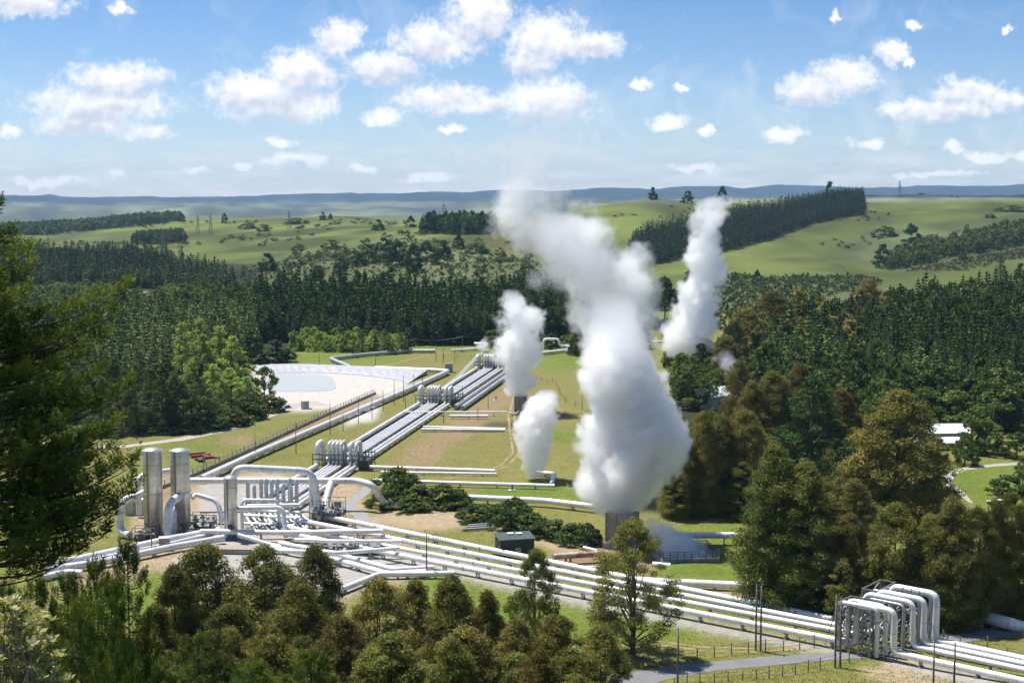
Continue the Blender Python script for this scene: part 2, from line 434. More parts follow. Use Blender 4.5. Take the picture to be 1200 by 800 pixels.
# (colour, share of grass, outline in photo pixels on the ground, ragged edge px)
ZONES = [
 (PAST, .5, [(-900,352),(-900,262),(300,252),(600,255),(690,232),(762,215),(1000,212),(2100,212),(2100,352)], 2),
 (SCRUB, .35, [(250,360),(250,318),(330,300),(420,285),(470,272),(560,285),(600,300),(690,312),(690,360)], 5),
 (SCRUB, .3, [(800,360),(800,318),(870,322),(1000,322),(1040,330),(1040,370)], 3),
 (SCRUB, .4, [(960,300),(1020,272),(1100,264),(1200,250),(1300,246),(1300,300),(1200,292),(1120,300),(1060,322)], 3),
 (PASTD, .4, [(560,276),(600,262),(690,255),(690,300),(640,310),(590,296)], 4),
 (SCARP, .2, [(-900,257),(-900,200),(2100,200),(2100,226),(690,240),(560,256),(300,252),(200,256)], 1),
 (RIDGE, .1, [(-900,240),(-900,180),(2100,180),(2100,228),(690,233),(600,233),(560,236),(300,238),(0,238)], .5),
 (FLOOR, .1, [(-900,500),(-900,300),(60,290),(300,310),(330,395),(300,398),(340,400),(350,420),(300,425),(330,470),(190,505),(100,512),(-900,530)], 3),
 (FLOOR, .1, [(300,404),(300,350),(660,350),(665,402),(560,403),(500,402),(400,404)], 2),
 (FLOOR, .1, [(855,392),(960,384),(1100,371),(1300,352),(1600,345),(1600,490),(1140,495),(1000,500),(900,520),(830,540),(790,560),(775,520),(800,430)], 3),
 (DRY, .5, [(300,560),(470,440),(640,400),(760,400),(760,560),(690,640),(430,620)], 6),
 (BROWN, .3, [(440,556),(480,520),(525,497),(530,488),(590,455),(600,440),(604,462),(588,480),(566,498),(530,522),(505,548)], 6),
 (BROWN, .2, [(596,448),(612,440),(625,470),(600,480)], 4),
 (TAN, .15, [(410,610),(470,590),(540,600),(560,612),(520,622),(470,618),(420,618)], 7),
 (TAN, .1, [(525,602),(600,606),(640,622),(690,645),(700,655),(655,648),(570,614)], 5),
 (LUSH, .8, [(565,567),(690,571),(692,588),(560,583)], 4),
 (LUSH, .9, [(300,424),(395,396),(560,396),(690,398),(690,428),(640,436),(560,410),(480,430)], 5),
 (DRY, .55, [(460,408),(540,412),(520,430),(470,428)], 5),
 (LUSH, .6, [(640,505),(690,500),(690,515),(650,520)], 3),
 (REDB, .1, [(640,650),(700,640),(760,650),(765,675),(700,668),(640,662)], 4),
 (TAN, .2, [(780,660),(855,664),(855,690),(900,700),(990,715),(990,728),(900,712),(790,690)], 5),
 (LUSH, .8, [(775,598),(870,605),(870,690),(780,682)], 4),
 (TAN, .25, [(60,690),(120,655),(150,645),(160,560),(225,556),(300,552),(420,560),(430,600),(380,605),(520,650),(520,668),(400,700),(240,690),(180,668),(120,690)], 5),
 (GRAVEL, .05, [(200,655),(260,630),(440,640),(470,660),(520,668),(440,680),(400,700),(240,690)], 3),
 (GRAVEL, .05, [(232,560),(330,556),(370,600),(340,630),(230,640)], 3),
 (GRAVEL, 0, [(420,640),(520,648),(650,688),(800,722),(985,760),(985,770),(800,734),(640,700),(500,668)], 1.5),
 (GRAVEL, 0, [(1040,766),(1210,806),(1210,820),(1030,776)], 1.5),
 (LUSH, .85, [(500,672),(640,702),(800,735),(830,748),(700,760),(480,730)], 4),
 (LUSH, .6, [(90,690),(175,672),(200,680),(170,740),(80,720)], 4),
 (TAN, .3, [(1000,785),(1040,776),(1120,800),(1060,810)], 4),
 (LUSH, .8, [(1040,545),(1200,540),(1260,545),(1260,595),(1150,598),(1110,575)], 3),
 (SAND, 0, [(296,432),(500,436),(470,456),(420,478),(330,482),(300,460)], 3),
 (SAND, 0, [(420,478),(445,458),(440,492),(400,500)], 4),
 (SAND, 0, [(146,341),(168,342),(189,346),(186,351),(160,349)], 1),
 (DARK, .1, [(566,500),(572,494),(608,493),(612,498),(600,501)], 1),
 (BROWN, .1, [(170,585),(235,556),(300,524),(370,490),(440,462),(446,466),(380,496),(310,532),(240,562),(180,596)], 2),
 (BROWN, .35, [(255,512),(285,508),(300,513),(290,520),(262,519)], 2),
]
def build_ground():
    d = np.concatenate([np.exp(np.linspace(math.log(2.0), math.log(150), 46))[:-1],
                        np.exp(np.linspace(math.log(150), math.log(700), 190))[:-1],
                        np.exp(np.linspace(math.log(700), math.log(3400), 170))[:-1],
                        np.exp(np.linspace(math.log(3400), math.log(15500), 60))])
    u = np.concatenate([np.linspace(-1.2, -.42, 40)[:-1], np.linspace(-.42, .42, 420), np.linspace(.42, 1.2, 40)[1:]])
    U, D = np.meshgrid(u, d, indexing='ij')
    X = U * D; Y = D; Z = terr(X, Y)
    px, py = proj(X, Y, Z)
    sc = np.clip(D / 300, .6, 6)
    j1 = fbm(X / (3 * sc), Y / (9 * sc), 40, 4) - .47; j2 = fbm(X / (3 * sc), Y / (9 * sc), 60, 4) - .47
    base = np.empty(X.shape + (4,))
    base[...] = (*MID, .9)
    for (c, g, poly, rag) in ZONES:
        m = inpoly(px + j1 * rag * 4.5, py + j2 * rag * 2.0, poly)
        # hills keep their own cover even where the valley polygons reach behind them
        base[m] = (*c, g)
    hl = np.clip((D - 900) / 300, 0, 1) * np.clip((4300 - D) / 500, 0, 1)
    gully_shade = 1 - np.abs(fbm(X / 150 + .3 * fbm(X / 60, Y / 60, 87, 2), Y / 230, 85, 4) - .47) * 9      # fold shading of the hills, painted in as darker gully strips
    hm = (fbm(X / 110, Y / 190, 81, 5) - .47) * 1.7 + (fbm(X / 28, Y / 60, 83, 3) - .44) * .9 - np.clip(gully_shade, 0, 1) * .38
    base[..., :3] *= (1 + hl * np.clip(hm, -.5, .45))[..., None]
    fr = np.clip((D - 4500) / 1500, 0, 1)[..., None]          # far scarp: bare faces and bush, with gully shading put into the colour
    gl = (fbm(X / 110 + Y / 700, Y / 420, 71, 4) - .47)[..., None]
    base[..., :3] *= 1 + fr * np.clip(gl * 2.4, -.5, .4)
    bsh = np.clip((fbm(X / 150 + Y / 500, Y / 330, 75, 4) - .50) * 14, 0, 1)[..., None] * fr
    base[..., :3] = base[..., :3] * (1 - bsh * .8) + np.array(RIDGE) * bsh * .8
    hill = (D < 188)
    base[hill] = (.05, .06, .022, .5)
    for it in range(2):
        B = base.copy()
        B[1:-1] = (base[:-2] + 2 * base[1:-1] + base[2:]) / 4
        B[:, 1:-1] = (B[:, :-2] + 2 * B[:, 1:-1] + B[:, 2:]) / 4
        base = B
    nu, nd = X.shape
    idx = np.arange(nu * nd).reshape(nu, nd)
    Q = np.stack([idx[:-1, :-1], idx[1:, :-1], idx[1:, 1:], idx[:-1, 1:]], -1).reshape(-1, 4)
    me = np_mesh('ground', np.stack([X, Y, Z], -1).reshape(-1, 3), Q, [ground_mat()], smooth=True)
    a = me.attributes.new('cover', 'FLOAT_COLOR', 'POINT')
    a.data.foreach_set('color', base.reshape(-1).astype(np.float32))
    tag(link('ground', me), kind='structure')

def ground_mat():
    n = N('ground_cover'); p = n.pos()
    col = n.attr('cover', 'Color'); g = n.attr('cover', 'Alpha')
    # sward: green and dry patches at several sizes, tussocks and wheel marks
    big = n.noise(p, .018, 5, .62, .6); med = n.noise(p, .11, 5, .65); fine = n.noise(p, .9, 4, .7)
    mp = n.n('Mapping'); n.set(mp, 'Vector', p); n.set(mp, 'Scale', (.05, .22, .2)); n.set(mp, 'Rotation', (0, 0, .25))
    strk = n.noise(mp.outputs[0], 1.0, 5, .6)
    k = n.math('ADD', n.math('ADD', n.math('MULTIPLY', big, .45), n.math('MULTIPLY', med, .3)), n.math('MULTIPLY', strk, .25))
    dryf = n.math('MULTIPLY', n.mapr(k, .44, .60, 0, 1), n.mapr(g, .2, .9, 0, .8))
    hs = n.n('HueSaturation'); n.set(hs, 'Color', col); n.set(hs, 'Hue', .468); n.set(hs, 'Saturation', .88); n.set(hs, 'Value', 1.25)
    c = n.mix(col, hs.outputs[0], dryf)
    lushf = n.math('MULTIPLY', n.mapr(k, .46, .36, 0, 1), n.mapr(g, .3, 1, 0, .8))
    c = n.mix(c, (.092, .135, .022, 1), n.math('MULTIPLY', lushf, .75))
    bare = n.math('MULTIPLY', n.mapr(n.math('ADD', n.math('MULTIPLY', med, .6), n.math('MULTIPLY', fine, .4)), .60, .70, 0, .65), n.mapr(g, .1, .6, .5, .8))
    c = n.mix(c, (.27, .20, .12, 1), n.math('MULTIPLY', bare, n.mapr(k, .4, .6, .2, 1)))
    c = n.mix(c, n.mapr(fine, .25, .75, .78, 1.2), 1.0, 'MULTIPLY')
    c = n.mix(c, n.mapr(n.noise(p, .35, 4, .7), .25, .75, .86, 1.14), 1.0, 'MULTIPLY')
    h = n.math('ADD', n.math('MULTIPLY', med, 1.0), n.math('MULTIPLY', fine, .35))
    n.principled(c, .95, 0, n.bump(h, .5, .8), .15)
    return n.m
build_ground()

# ------------------------------------------------------------------ roads, paths, pond
def sheet(name, edge_a, edge_b, lift, mat, sub=6, kind='structure'):
    """strip between two rows of points, draped on the ground"""
    mb = MB(); rows = []
    for i in range(len(edge_a) - 1):
        for k in range(sub):
            t = k / sub
            rows.append((edge_a[i].lerp(edge_a[i + 1], t), edge_b[i].lerp(edge_b[i + 1], t)))
    rows.append((edge_a[-1], edge_b[-1]))
    W = 5; vs = []
    for r_i, (a, b) in enumerate(rows):
        for k in range(W):
            q = a.lerp(b, k / (W - 1))
            if k in (0, W - 1):       # worn, uneven edge
                j = (mnoise.noise((q.x * .5, q.y * .5, 3.1 + k)) * .35)
                q = q + (b - a).normalized() * j
            vs.append(Vector((q.x, q.y, tz(q.x, q.y) + lift)))
    fs = [(i * W + k, i * W + k + 1, (i + 1) * W + k + 1, (i + 1) * W + k) for i in range(len(rows) - 1) for k in range(W - 1)]
    mb._add(vs, fs, True)
    o = mb.put(name, mat, origin=vs[0])
    return tag(o, kind=kind)
def road_mat(name, col, var, edge=None):
    n = N(name); p = n.pos()
    a = n.noise(p, .25, 5, .6); b = n.noise(p, 2.5, 4, .7)
    c = n.mix(C4([q * (1 - var) for q in col]), C4([q * (1 + var) for q in col]), n.mapr(a, .3, .7, 0, 1))
    c = n.mix(c, n.mapr(b, .2, .8, .82, 1.15), 1, 'MULTIPLY')
    if edge: c = n.mix(c, C4(edge), n.mapr(n.noise(p, .6, 6, .7), .60, .72, 0, .7))
    n.principled(c, .9, 0, n.bump(b, .2, .03), .25)
    return n.m
M['asphalt'] = road_mat('worn_asphalt', (.185, .185, .19), .12)
M['gravel'] = road_mat('gravel', (.37, .345, .30), .14, (.24, .20, .12))
M['track'] = road_mat('service_track', (.27, .265, .25), .12, (.25, .21, .13))
g0 = lambda L: [PG(*q) for q in L]
sheet('road', g0([(700,797),(760,785),(800,778.5),(850,773.5),(900,769),(960,765.5),(1010,763),(1060,757),(1095,748),(1150,738),(1210,728),(1300,713)]),
      g0([(740,815),(790,797),(840,786.5),(890,781),(940,776),(985,772.5),(1030,770),(1075,763),(1110,756),(1160,748),(1215,740),(1300,727)]), .05, M['asphalt'])
sheet('path', [PG(*q) for q in [(60,527),(100,523),(150,521),(210,513),(260,502),(300,489),(325,480),(338,473),(372,470)]],
      [PG(*q) for q in [(60,531.5),(100,526),(150,524),(215,516),(265,505.5),(308,492),(338,481),(352,476.5),(385,475)]], .03, M['gravel'], 4)
sheet('service_road', [PG(*q) for q in [(372,571),(402,553),(440,516),(475,490),(505,464),(535,440),(556,418),(572,407)]],
      [PG(*q) for q in [(388,571),(416,553),(452,517),(485,490),(513,464),(541,440),(560,419),(575,407)]], .03, M['track'], 4)
sheet('footpath', [PG(*q) for q in [(434,563),(420,575),(404,588),(402,597),(414,604),(418,611),(419,622)]],
      [PG(*q) for q in [(444,566),(432,578),(417,590),(416,596),(432,602),(433,611),(433,624)]], .03, M['track'], 4)
def ruts(pix, gap=1.7, w=.55):
    P = [PG(*q) for q in pix]; D_ = [(P[min(i + 1, len(P) - 1)] - P[max(i - 1, 0)]).normalized() for i in range(len(P))]
    for s in (-1, 1):
        S_ = [Vector((-d.y, d.x, 0)) * (s * gap / 2) for d in D_]; E_ = [Vector((-d.y, d.x, 0)) * (s * gap / 2 + w) for d in D_]
        sheet('track', [p + q for p, q in zip(P, S_)], [p + q for p, q in zip(P, E_)], .012, M['rut'], 8)
M['rut'] = road_mat('wheel_rut', (.30, .225, .14), .2, (.13, .135, .04))
ruts([(420,606),(455,604),(490,600),(530,601),(565,606),(600,612),(640,624),(668,640)])
ruts([(602,446),(604,466),(598,486),(600,510),(604,530),(590,545),(560,556),(520,560)])
ruts([(860,600),(830,612),(800,612),(772,618)])
ruts([(455,428),(480,421),(510,415),(540,412)])
ruts([(700,742),(760,752),(820,760),(880,762),(940,758)])
sheet('lawn_path', [PG(*q) for q in [(1250,541),(1200,541),(1160,544),(1125,548),(1108,555),(1106,566),(1118,575),(1135,588)]],
      [PG(*q) for q in [(1250,544),(1200,544),(1165,546.5),(1132,550.5),(1118,557),(1116,566),(1130,576),(1141,590)]], .03, M['gravel'], 4)
# lined settling pond: water, sloped silver liner banks, washed-out sand
def pond():
    m = MB(); W0 = [(318,439),(352,437.5),(384,440),(393,449),(388,457),(350,458.5),(315,457),(306,447)]; W = []
    for i in range(len(W0)):
        p0, p1, p2, p3 = [np.array(W0[(i + k) % len(W0)], float) for k in (-1, 0, 1, 2)]
        for t in (0, .25, .5, .75): W.append(tuple(.5 * (2 * p1 + (p2 - p0) * t + (2 * p0 - 5 * p1 + 4 * p2 - p3) * t * t + (3 * p1 - p0 - 3 * p2 + p3) * t ** 3)))
    m.poly([PG(px, py, .06) for px, py in W])
    n = N('pond_water'); p = n.pos()
    c = n.mix((.46, .46, .43, 1), (.36, .40, .41, 1), n.noise(p, .03, 3))
    n.principled(c, .38, 0, n.bump(n.noise(p, 1.2, 3), .12, .1), .25)
    tag(m.put('water', n.m), kind='structure')
    top = [(290,427.5),(330,427),(360,427),(400,428.5),(440,430),(478,432),(500,434)]
    bot = [(306,438),(330,436.5),(360,436),(400,437.5),(440,441),(470,446),(477,450)]
    m = MB(); vs = []; nn = 40
    lerp = lambda L, t: np.array([np.interp(t * (len(L) - 1), range(len(L)), [q[0] for q in L]), np.interp(t * (len(L) - 1), range(len(L)), [q[1] for q in L])])
    for i in range(nn + 1):
        a = lerp(top, i / nn); b = lerp(bot, i / nn)
        A = PG(a[0], a[1], 1.7); B = PG(b[0], b[1], .1)
        back = Vector((0, 2.2, 0))
        rib = .16 if i % 2 else 0.0     # folds of the sheet
        vs += [A + back - Vector((0, 0, 1.6)), A + back, A, A.lerp(B, .5) + Vector((0, 0, rib)), B]
    m._add(vs, [(i * 5 + k, (i + 1) * 5 + k, (i + 1) * 5 + k + 1, i * 5 + k + 1) for i in range(nn) for k in range(4)])
    o = m.put('pond_liner', M['liner'], origin=vs[0])
    tag(o, 'silver folded liner bank along the far side of the settling pond', 'pond liner')
pond()
# mown shoulder and dark pit bank beside the field are in the ground cover

# ------------------------------------------------------------------ camera, sun, sky, air
cam = bpy.data.cameras.new('camera'); co = bpy.data.objects.new('camera', cam); COL.objects.link(co)
cam.sensor_width = 36; cam.lens = F / 1200 * 36; cam.clip_start = .5; cam.clip_end = 40000
co.location = (0, 0, CAMZ); co.rotation_euler = (math.pi / 2 - PIT, 0, 0)
SC.camera = co
SUN_EL, SUN_AZ = math.radians(65), math.radians(-55)     # azimuth from +Y towards +X
sd = Vector((math.sin(SUN_AZ) * math.cos(SUN_EL), math.cos(SUN_AZ) * math.cos(SUN_EL), math.sin(SUN_EL)))
L = bpy.data.lights.new('sun', 'SUN'); L.energy = 5.0; L.angle = math.radians(.55); L.color = (1, .955, .88)
lo = bpy.data.objects.new('sun', L); COL.objects.link(lo); lo.rotation_euler = sd.to_track_quat('Z', 'Y').to_euler(); lo.location = (0, 0, 300)

CLOUDS = [(15,6,75,17),(140,13,16,9),(135,93,62,22),(118,122,92,24),(105,148,70,15),(172,155,32,9),(12,150,12,8),
 (398,44,32,25),(352,84,48,30),(300,112,62,30),(352,124,42,22),(562,16,44,36),(512,48,60,30),(452,80,46,20),
 (642,44,50,34),(692,55,46,18),(622,72,30,18),(450,138,24,11),(522,116,72,19),(642,118,58,30),(572,120,40,12),
 (990,90,44,22),(955,106,44,22),(1048,62,19,17),(1064,76,9,8),(1135,108,48,17),(1062,128,38,12),(1180,120,30,16),(1110,130,60,14),
 (783,143,24,11),(918,157,30,11),(750,101,10,8),(802,105,10,7),(828,153,10,7),(1016,168,22,7),(1115,172,13,10),(1155,184,34,8),(1072,28,11,6),(1200,185,20,10),
 (345,190,42,12),(328,168,20,8),(530,152,20,6),(285,196,14,6),(425,197,22,5),(500,208,40,6),(228,200,20,5),(138,202,12,7),(60,213,60,5),(817,197,30,6),(1100,205,60,5),(980,20,7,10),(1180,36,6,8),(995,78,6,8)]
def world():
    w = bpy.data.worlds.new('World'); SC.world = w; w.use_nodes = True
    t = w.node_tree; t.nodes.clear()
    n = N.__new__(N); n.t = t; n.m = w
    out = t.nodes.new('ShaderNodeOutputWorld')
    sky = n.n('TexSky'); sky.sky_type = 'NISHITA'; sky.sun_disc = False
    sky.sun_elevation = SUN_EL; sky.sun_rotation = SUN_AZ; sky.altitude = 400; sky.air_density = 1.0; sky.dust_density = .25; sky.ozone_density = 2.0
    dirv = n.n('TexCoord').outputs['Generated']
    dot = lambda v: (lambda nd: (n.set(nd, 0, dirv), n.set(nd, 1, v), nd.outputs['Value'])[2])(n.n('VectorMath', operation='DOT_PRODUCT'))
    fx = dot((1, 0, 0)); dep = n.math('MAXIMUM', dot((0, CP, -SP)), .02); up = dot((0, SP, CP))
    X = n.math('MULTIPLY_ADD', n.math('DIVIDE', fx, dep), F, 600); Y = n.math('MULTIPLY_ADD', n.math('DIVIDE', up, dep), -F, 400)
    cb = n.n('CombineXYZ'); n.set(cb, 0, X); n.set(cb, 1, Y); P = cb.outputs[0]
    # billowing edges
    nz = n.n('TexNoise'); n.set(nz, 'Vector', P); n.set(nz, 'Scale', .024); n.set(nz, 'Detail', 5); n.set(nz, 'Roughness', .68)
    off = n.vmath('MULTIPLY', n.vmath('SUBTRACT', nz.outputs['Color'], (.5, .5, .5)), (56, 34, 0))
    Q = n.vmath('ADD', P, off)
    dmin = None
    for (cx, cy, rx, ry) in CLOUDS:
        ma = n.n('VectorMath', operation='MULTIPLY_ADD'); n.set(ma, 0, Q); n.set(ma, 1, (1 / rx, 1 / ry, 0)); n.set(ma, 2, (-cx / rx, -cy / ry, 0))
        ln = n.n('VectorMath', operation='LENGTH'); n.set(ln, 0, ma.outputs[0])
        if dmin is None: dmin = ln.outputs['Value']
        else:
            sm = n.n('Math', operation='SMOOTH_MIN'); n.set(sm, 0, dmin); n.set(sm, 1, ln.outputs['Value']); n.set(sm, 2, .25); dmin = sm.outputs[0]
    f2 = n.noise(P, .075, 4, .65)
    fld = n.math('SUBTRACT', n.math('SUBTRACT', 1.05, dmin), n.math('MULTIPLY', n.math('SUBTRACT', f2, .5), 1.35))
    a = n.mapr(fld, -.05, .42, 0, 1)
    sm = n.n('MapRange', interpolation_type='SMOOTHSTEP'); n.set(sm, 0, fld); n.set(sm, 1, -.20); n.set(sm, 2, .66)
    alpha = sm.outputs[0]
    # thin veils low over the horizon
    mp = n.n('Mapping'); n.set(mp, 'Vector', P); n.set(mp, 'Scale', (.011, .055, 1))
    veil = n.noise(mp.outputs[0], 1.0, 4, .6)
    band = n.math('MULTIPLY', n.mapr(Y, 150, 205, 0, 1), n.mapr(veil, .44, .74, 0, .6))
    alpha = n.math('MAXIMUM', alpha, band)
    wisp = n.math('MULTIPLY', n.mapr(n.noise(P, .012, 5, .65, .8), .52, .78, 0, .35), n.mapr(Y, -60, 120, .3, 1))
    alpha = n.math('MAXIMUM', alpha, wisp)
    dl = None                                   # the same heaps a little lower: crowns lit, bases grey
    for (cx, cy, rx, ry) in [q for q in CLOUDS if q[2] * q[3] > 420]:
        ma = n.n('VectorMath', operation='MULTIPLY_ADD'); n.set(ma, 0, Q); n.set(ma, 1, (1 / rx, 1 / ry, 0)); n.set(ma, 2, (-cx / rx, -(cy + ry * .62) / ry, 0))
        ln = n.n('VectorMath', operation='LENGTH'); n.set(ln, 0, ma.outputs[0])
        dl = ln.outputs['Value'] if dl is None else n.math('MINIMUM', dl, ln.outputs['Value'])
    front = n.math('GREATER_THAN', dot((0, 1, 0)), .3)
    other = n.mapr(n.noise(dirv, 3.0, 2, .6), .54, .66, 0, .35)
    alpha = n.math('ADD', n.math('MULTIPLY', alpha, front), n.math('MULTIPLY', other, n.math('SUBTRACT', 1.0, front)), clamp=True)
    # cloud light: bright crowns, lavender-grey undersides
    Pl = n.vmath('ADD', P, (-5, -9, 0))
    lit = n.math('SUBTRACT', n.noise(P, .022, 3, .5), n.noise(Pl, .022, 3, .5))
    lit = n.math('ADD', n.mapr(lit, -.16, .14, -.35, .45), n.mapr(dl, .35, 1.15, .12, .85))
    cc = n.ramp(lit, [(0, (.64, .67, .78)), (.38, (.82, .83, .90)), (.75, (.99, .985, .985))])
    # blue deepening upwards
    elev = n.mapr(Y, 230, -60, 0, 1)
    tint = n.ramp(elev, [(0, TINT0), (.35, TINT1), (1, TINT2)])
    skc = n.mix(sky.outputs[0], tint, 1.0, 'MULTIPLY')
    b1 = n.n('Background'); n.set(b1, 'Color', skc); n.set(b1, 'Strength', SKY_STRENGTH)
    b2 = n.n('Background'); n.set(b2, 'Color', cc); n.set(b2, 'Strength', CLOUD_STRENGTH)
    mx = n.n('MixShader'); n.set(mx, 0, alpha); t.links.new(b1.outputs[0], mx.inputs[1]); t.links.new(b2.outputs[0], mx.inputs[2])
    t.links.new(mx.outputs[0], out.inputs['Surface'])
    w.cycles.sampling_method = 'NONE'
SKY_STRENGTH = .078; CLOUD_STRENGTH = .76
TINT0 = (.90, .97, 1.24); TINT1 = (.76, .88, 1.14); TINT2 = (.44, .67, .97)
world()
def air():
    m = MB(); m.box((0, 7600, 0), (36000, 15800, 2))
    v = []
    zl = -420; zt = 330
    m = MB(); m.box((0, 7600, (zl + zt) / 2), (36000, 15800, zt - zl))
    n = N('haze_air')
    pv = n.n('VolumePrincipled'); n.set(pv, 'Color', (.42, .67, 1.0, 1)); n.set(pv, 'Density', HAZE)
    n.t.links.new(pv.outputs[0], n.out.inputs['Volume'])
    tag(m.put('haze', n.m), kind='stuff')
HAZE = 3.6e-5
air()
vs_ = SC.view_settings
vs_.view_transform = 'Standard'; vs_.look = 'None'; vs_.gamma = 1.0; vs_.exposure = 0.56; vs_.use_curve_mapping = False
cy = SC.cycles
cy.use_denoising = True
cy.max_bounces = 12; cy.diffuse_bounces = 2; cy.glossy_bounces = 2; cy.transmission_bounces = 2; cy.volume_bounces = 12; cy.transparent_max_bounces = 6
cy.use_adaptive_sampling = True; cy.adaptive_threshold = .03
cy.sample_clamp_indirect = 6
cy.volume_max_steps = 256
# ------------------------------------------------------------------ pipelines
SUPC = {}
def support_mesh(h, w, kind):
    key = (round(h, 1), round(w, 1), kind)
    if key in SUPC: return SUPC[key]
    m = MB(); h = max(h, .3)
    if kind == 'plinth':
        m.box((0, 0, h * .45), (.5, w * 1.0, h * .9)); m.box((0, 0, h * .93), (.3, w * .8, h * .14 + .04))
    else:
        for s in (-1, 1):
            m.bar((0, s * w * .45, -.05), (0, s * w * .42, h), .16)
            m.box((0, s * w * .45, .05), (.5, .45, .18))
        m.bar((0, -w * .62, h - .02), (0, w * .62, h - .02), .2)
        m.bar((0, -w * .44, h * .2), (0, w * .44, h * .85), .07)
    SUPC[key] = m.mesh('support', M['pale_concrete'] if kind == 'plinth' else M['steel'])
    return SUPC[key]

def pipeline(label, pts, dia, group=None, sup=7.0, mat='clad', name='steam_pipeline', cat='pipeline', br=None, kind='trestle', maxz=3.2, flange=None, seg=14):
    """a lagged pipe; the trestles it lies on and its flanges are its parts"""
    P = [Vector(p) for p in pts]
    path = fillet(P, br if br is not None else dia * 1.6, 7)
    m = MB(); m.tube(path, dia / 2, seg)
    o = m.put(name, M[mat], origin=(P[0].x, P[0].y, 0))
    tag(o, label, cat, group)
    n = 0
    for a, b in zip(P[:-1], P[1:]):
        d = b - a; L = math.hypot(d.x, d.y)
        if not sup or L < 1.5 or abs(d.z) > L * .4: continue
        k = max(1, int(L / sup))
        for i in range(k):
            q = a + d * ((i + .5) / k)
            h = q.z - dia / 2
            if h < .12 or h > maxz or n >= 95: continue
            g = tz(q.x, q.y)
            s = link('support', support_mesh(h - g, dia * .9, kind), o, (q.x - P[0].x, q.y - P[0].y, g))
            s.rotation_euler = (0, 0, math.atan2(d.y, d.x)); n += 1
    for (px_t, wdt) in flange or []:
        acc = 0
        for a, b in zip(path[:-1], path[1:]):
            l = (b - a).length
            if acc + l >= px_t:
                q = a.lerp(b, (px_t - acc) / l); dr = (b - a).normalized()
                f = MB(); f.tube([q - dr * wdt / 2, q + dr * wdt / 2], dia / 2 * 1.16, seg)
                f.put('flange', M['clad_grey'], o, q); break
            acc += l
    return o
def run(pix):
    """(px, py, z) triples of a pipe's axis"""
    return [PG(*q) for q in pix]

UD = Vector((.7795, -.6265, 0))     # the way the main bundle runs, towards the road
UN = Vector((.6265, .7795, 0))

# --- the four main pipes: from the separator plant, over the road on tall loops, on to the right
G1 = 'large white steam mains running from the plant to the road crossing'
def main_pipe(label, start, bend, la, lb, top, end, dia):
    z = 1.35
    A = PG(*start, z); B = PG(*bend, z)
    d = (PG(*la, z) - A); L0 = PG(*la, z); L1 = PG(*lb, z)
    pts = [A, L0, L0 + Vector((0, 0, top - z)), L1 + Vector((0, 0, top - z)), L1, PG(*end, z)]
    return pipeline(label, pts, dia, G1, 7.5, br=1.25, flange=[(18, .3), (46, .3), (88, .3)])
p1 = main_pipe('thick white steam main farthest from the camera of the four, ending in the tallest loop', (370, 602.5), (520, 634.5), (1044, 739), (1096, 750), 8.4, (1330, 799), 1.1)
p2 = main_pipe('white steam main second from the far side, packed close beside the thickest one', (346, 608.5), (520, 641), (1028, 741.5), (1082, 753), 7.9, (1330, 805), 1.0)
p3 = main_pipe('white steam main third from the far side, next to the gap in the bundle', (345, 619), (520, 647), (1013, 744.5), (1069, 756.5), 7.9, (1330, 812), .88)
p4 = main_pipe('white steam main nearest the camera, set apart by a dark gap', (332, 624), (520, 654), (1003, 754), (1047, 764), 7.5, (1330, 826), 1.02)
# two thinner pipes that join the same crossing
for lab, la, lb, top in [('slimmer pipe loop in the middle of the near trestle at the road crossing', (992.5, 757.5), (1037, 766.5), 7.5),
                         ('slimmer pipe loop at the outer near side of the road crossing trestle', (982, 760), (1027, 769.5), 7.5)]:
    A = PG(*la, .2); B = PG(*lb, .2)
    pipeline(lab, [A - UD * .01, A + Vector((0, 0, top - .2)), B + Vector((0, 0, top - .2)), B], .72, 'pipe loops over the road', 0, 'clad_silver', br=1.2, name='pipe_loop', cat='pipe loop', flange=[(14.6, .35), (6.2, .25)])

def lattice(label, base_pts, h, group=None, name='steel_trestle', braces=True, plat=None):
    """braced steel frame: columns, beams and diagonal braces"""
    e = empty(name, base_pts[0], label, 'trestle', group)
    for b in base_pts:
        MB().bar(b, b + Vector((0, 0, h)), .24).put('column', M['steel'], e, b)
    n = len(base_pts)
    for i in range(n):
        a, b = base_pts[i], base_pts[(i + 1) % n]
        if n == 2 and i == 1: break
        for t in (.33, .66, .985):
            o = Vector((0, 0, h * t)); MB().bar(a + o, b + o, .17).put('beam', M['steel'], e, a + o)
        if braces:
            for t0, t1 in ((.02, .33), (.33, .66), (.66, .97)):
                MB().bar(a + Vector((0, 0, h * t0)), b + Vector((0, 0, h * t1)), .11).put('brace', M['steel'], e, a)
                MB().bar(b + Vector((0, 0, h * t0)), a + Vector((0, 0, h * t1)), .11).put('brace', M['steel'], e, b)
    return e
for lab, la, lb, top in [('thin pipe loop tucked between the two highest rear loops at the road crossing', (1036, 740), (1089, 751.5), 7.4), ('thin pipe loop beside the lowest rear loop at the road crossing', (1020.5, 743), (1075.5, 755), 7.3), ('thin pipe loop between the front and rear groups at the road crossing', (1009, 749), (1058, 760), 6.9)]:
    A = PG(*la, .2); B = PG(*lb, .2)
    pipeline(lab, [A, A + Vector((0, 0, top - .2)), B + Vector((0, 0, top - .2)), B], .5, 'pipe loops over the road', 0, 'clad_grey', br=.9, name='pipe_loop', cat='pipe loop')
def quad_at(px, py, n0, n1, along):
    q = PG(px, py); return [q + UN * n0, q + UN * n1, q + UN * n1 + UD * along, q + UN * n0 + UD * along]
GT = 'steel trestles at the road crossing'
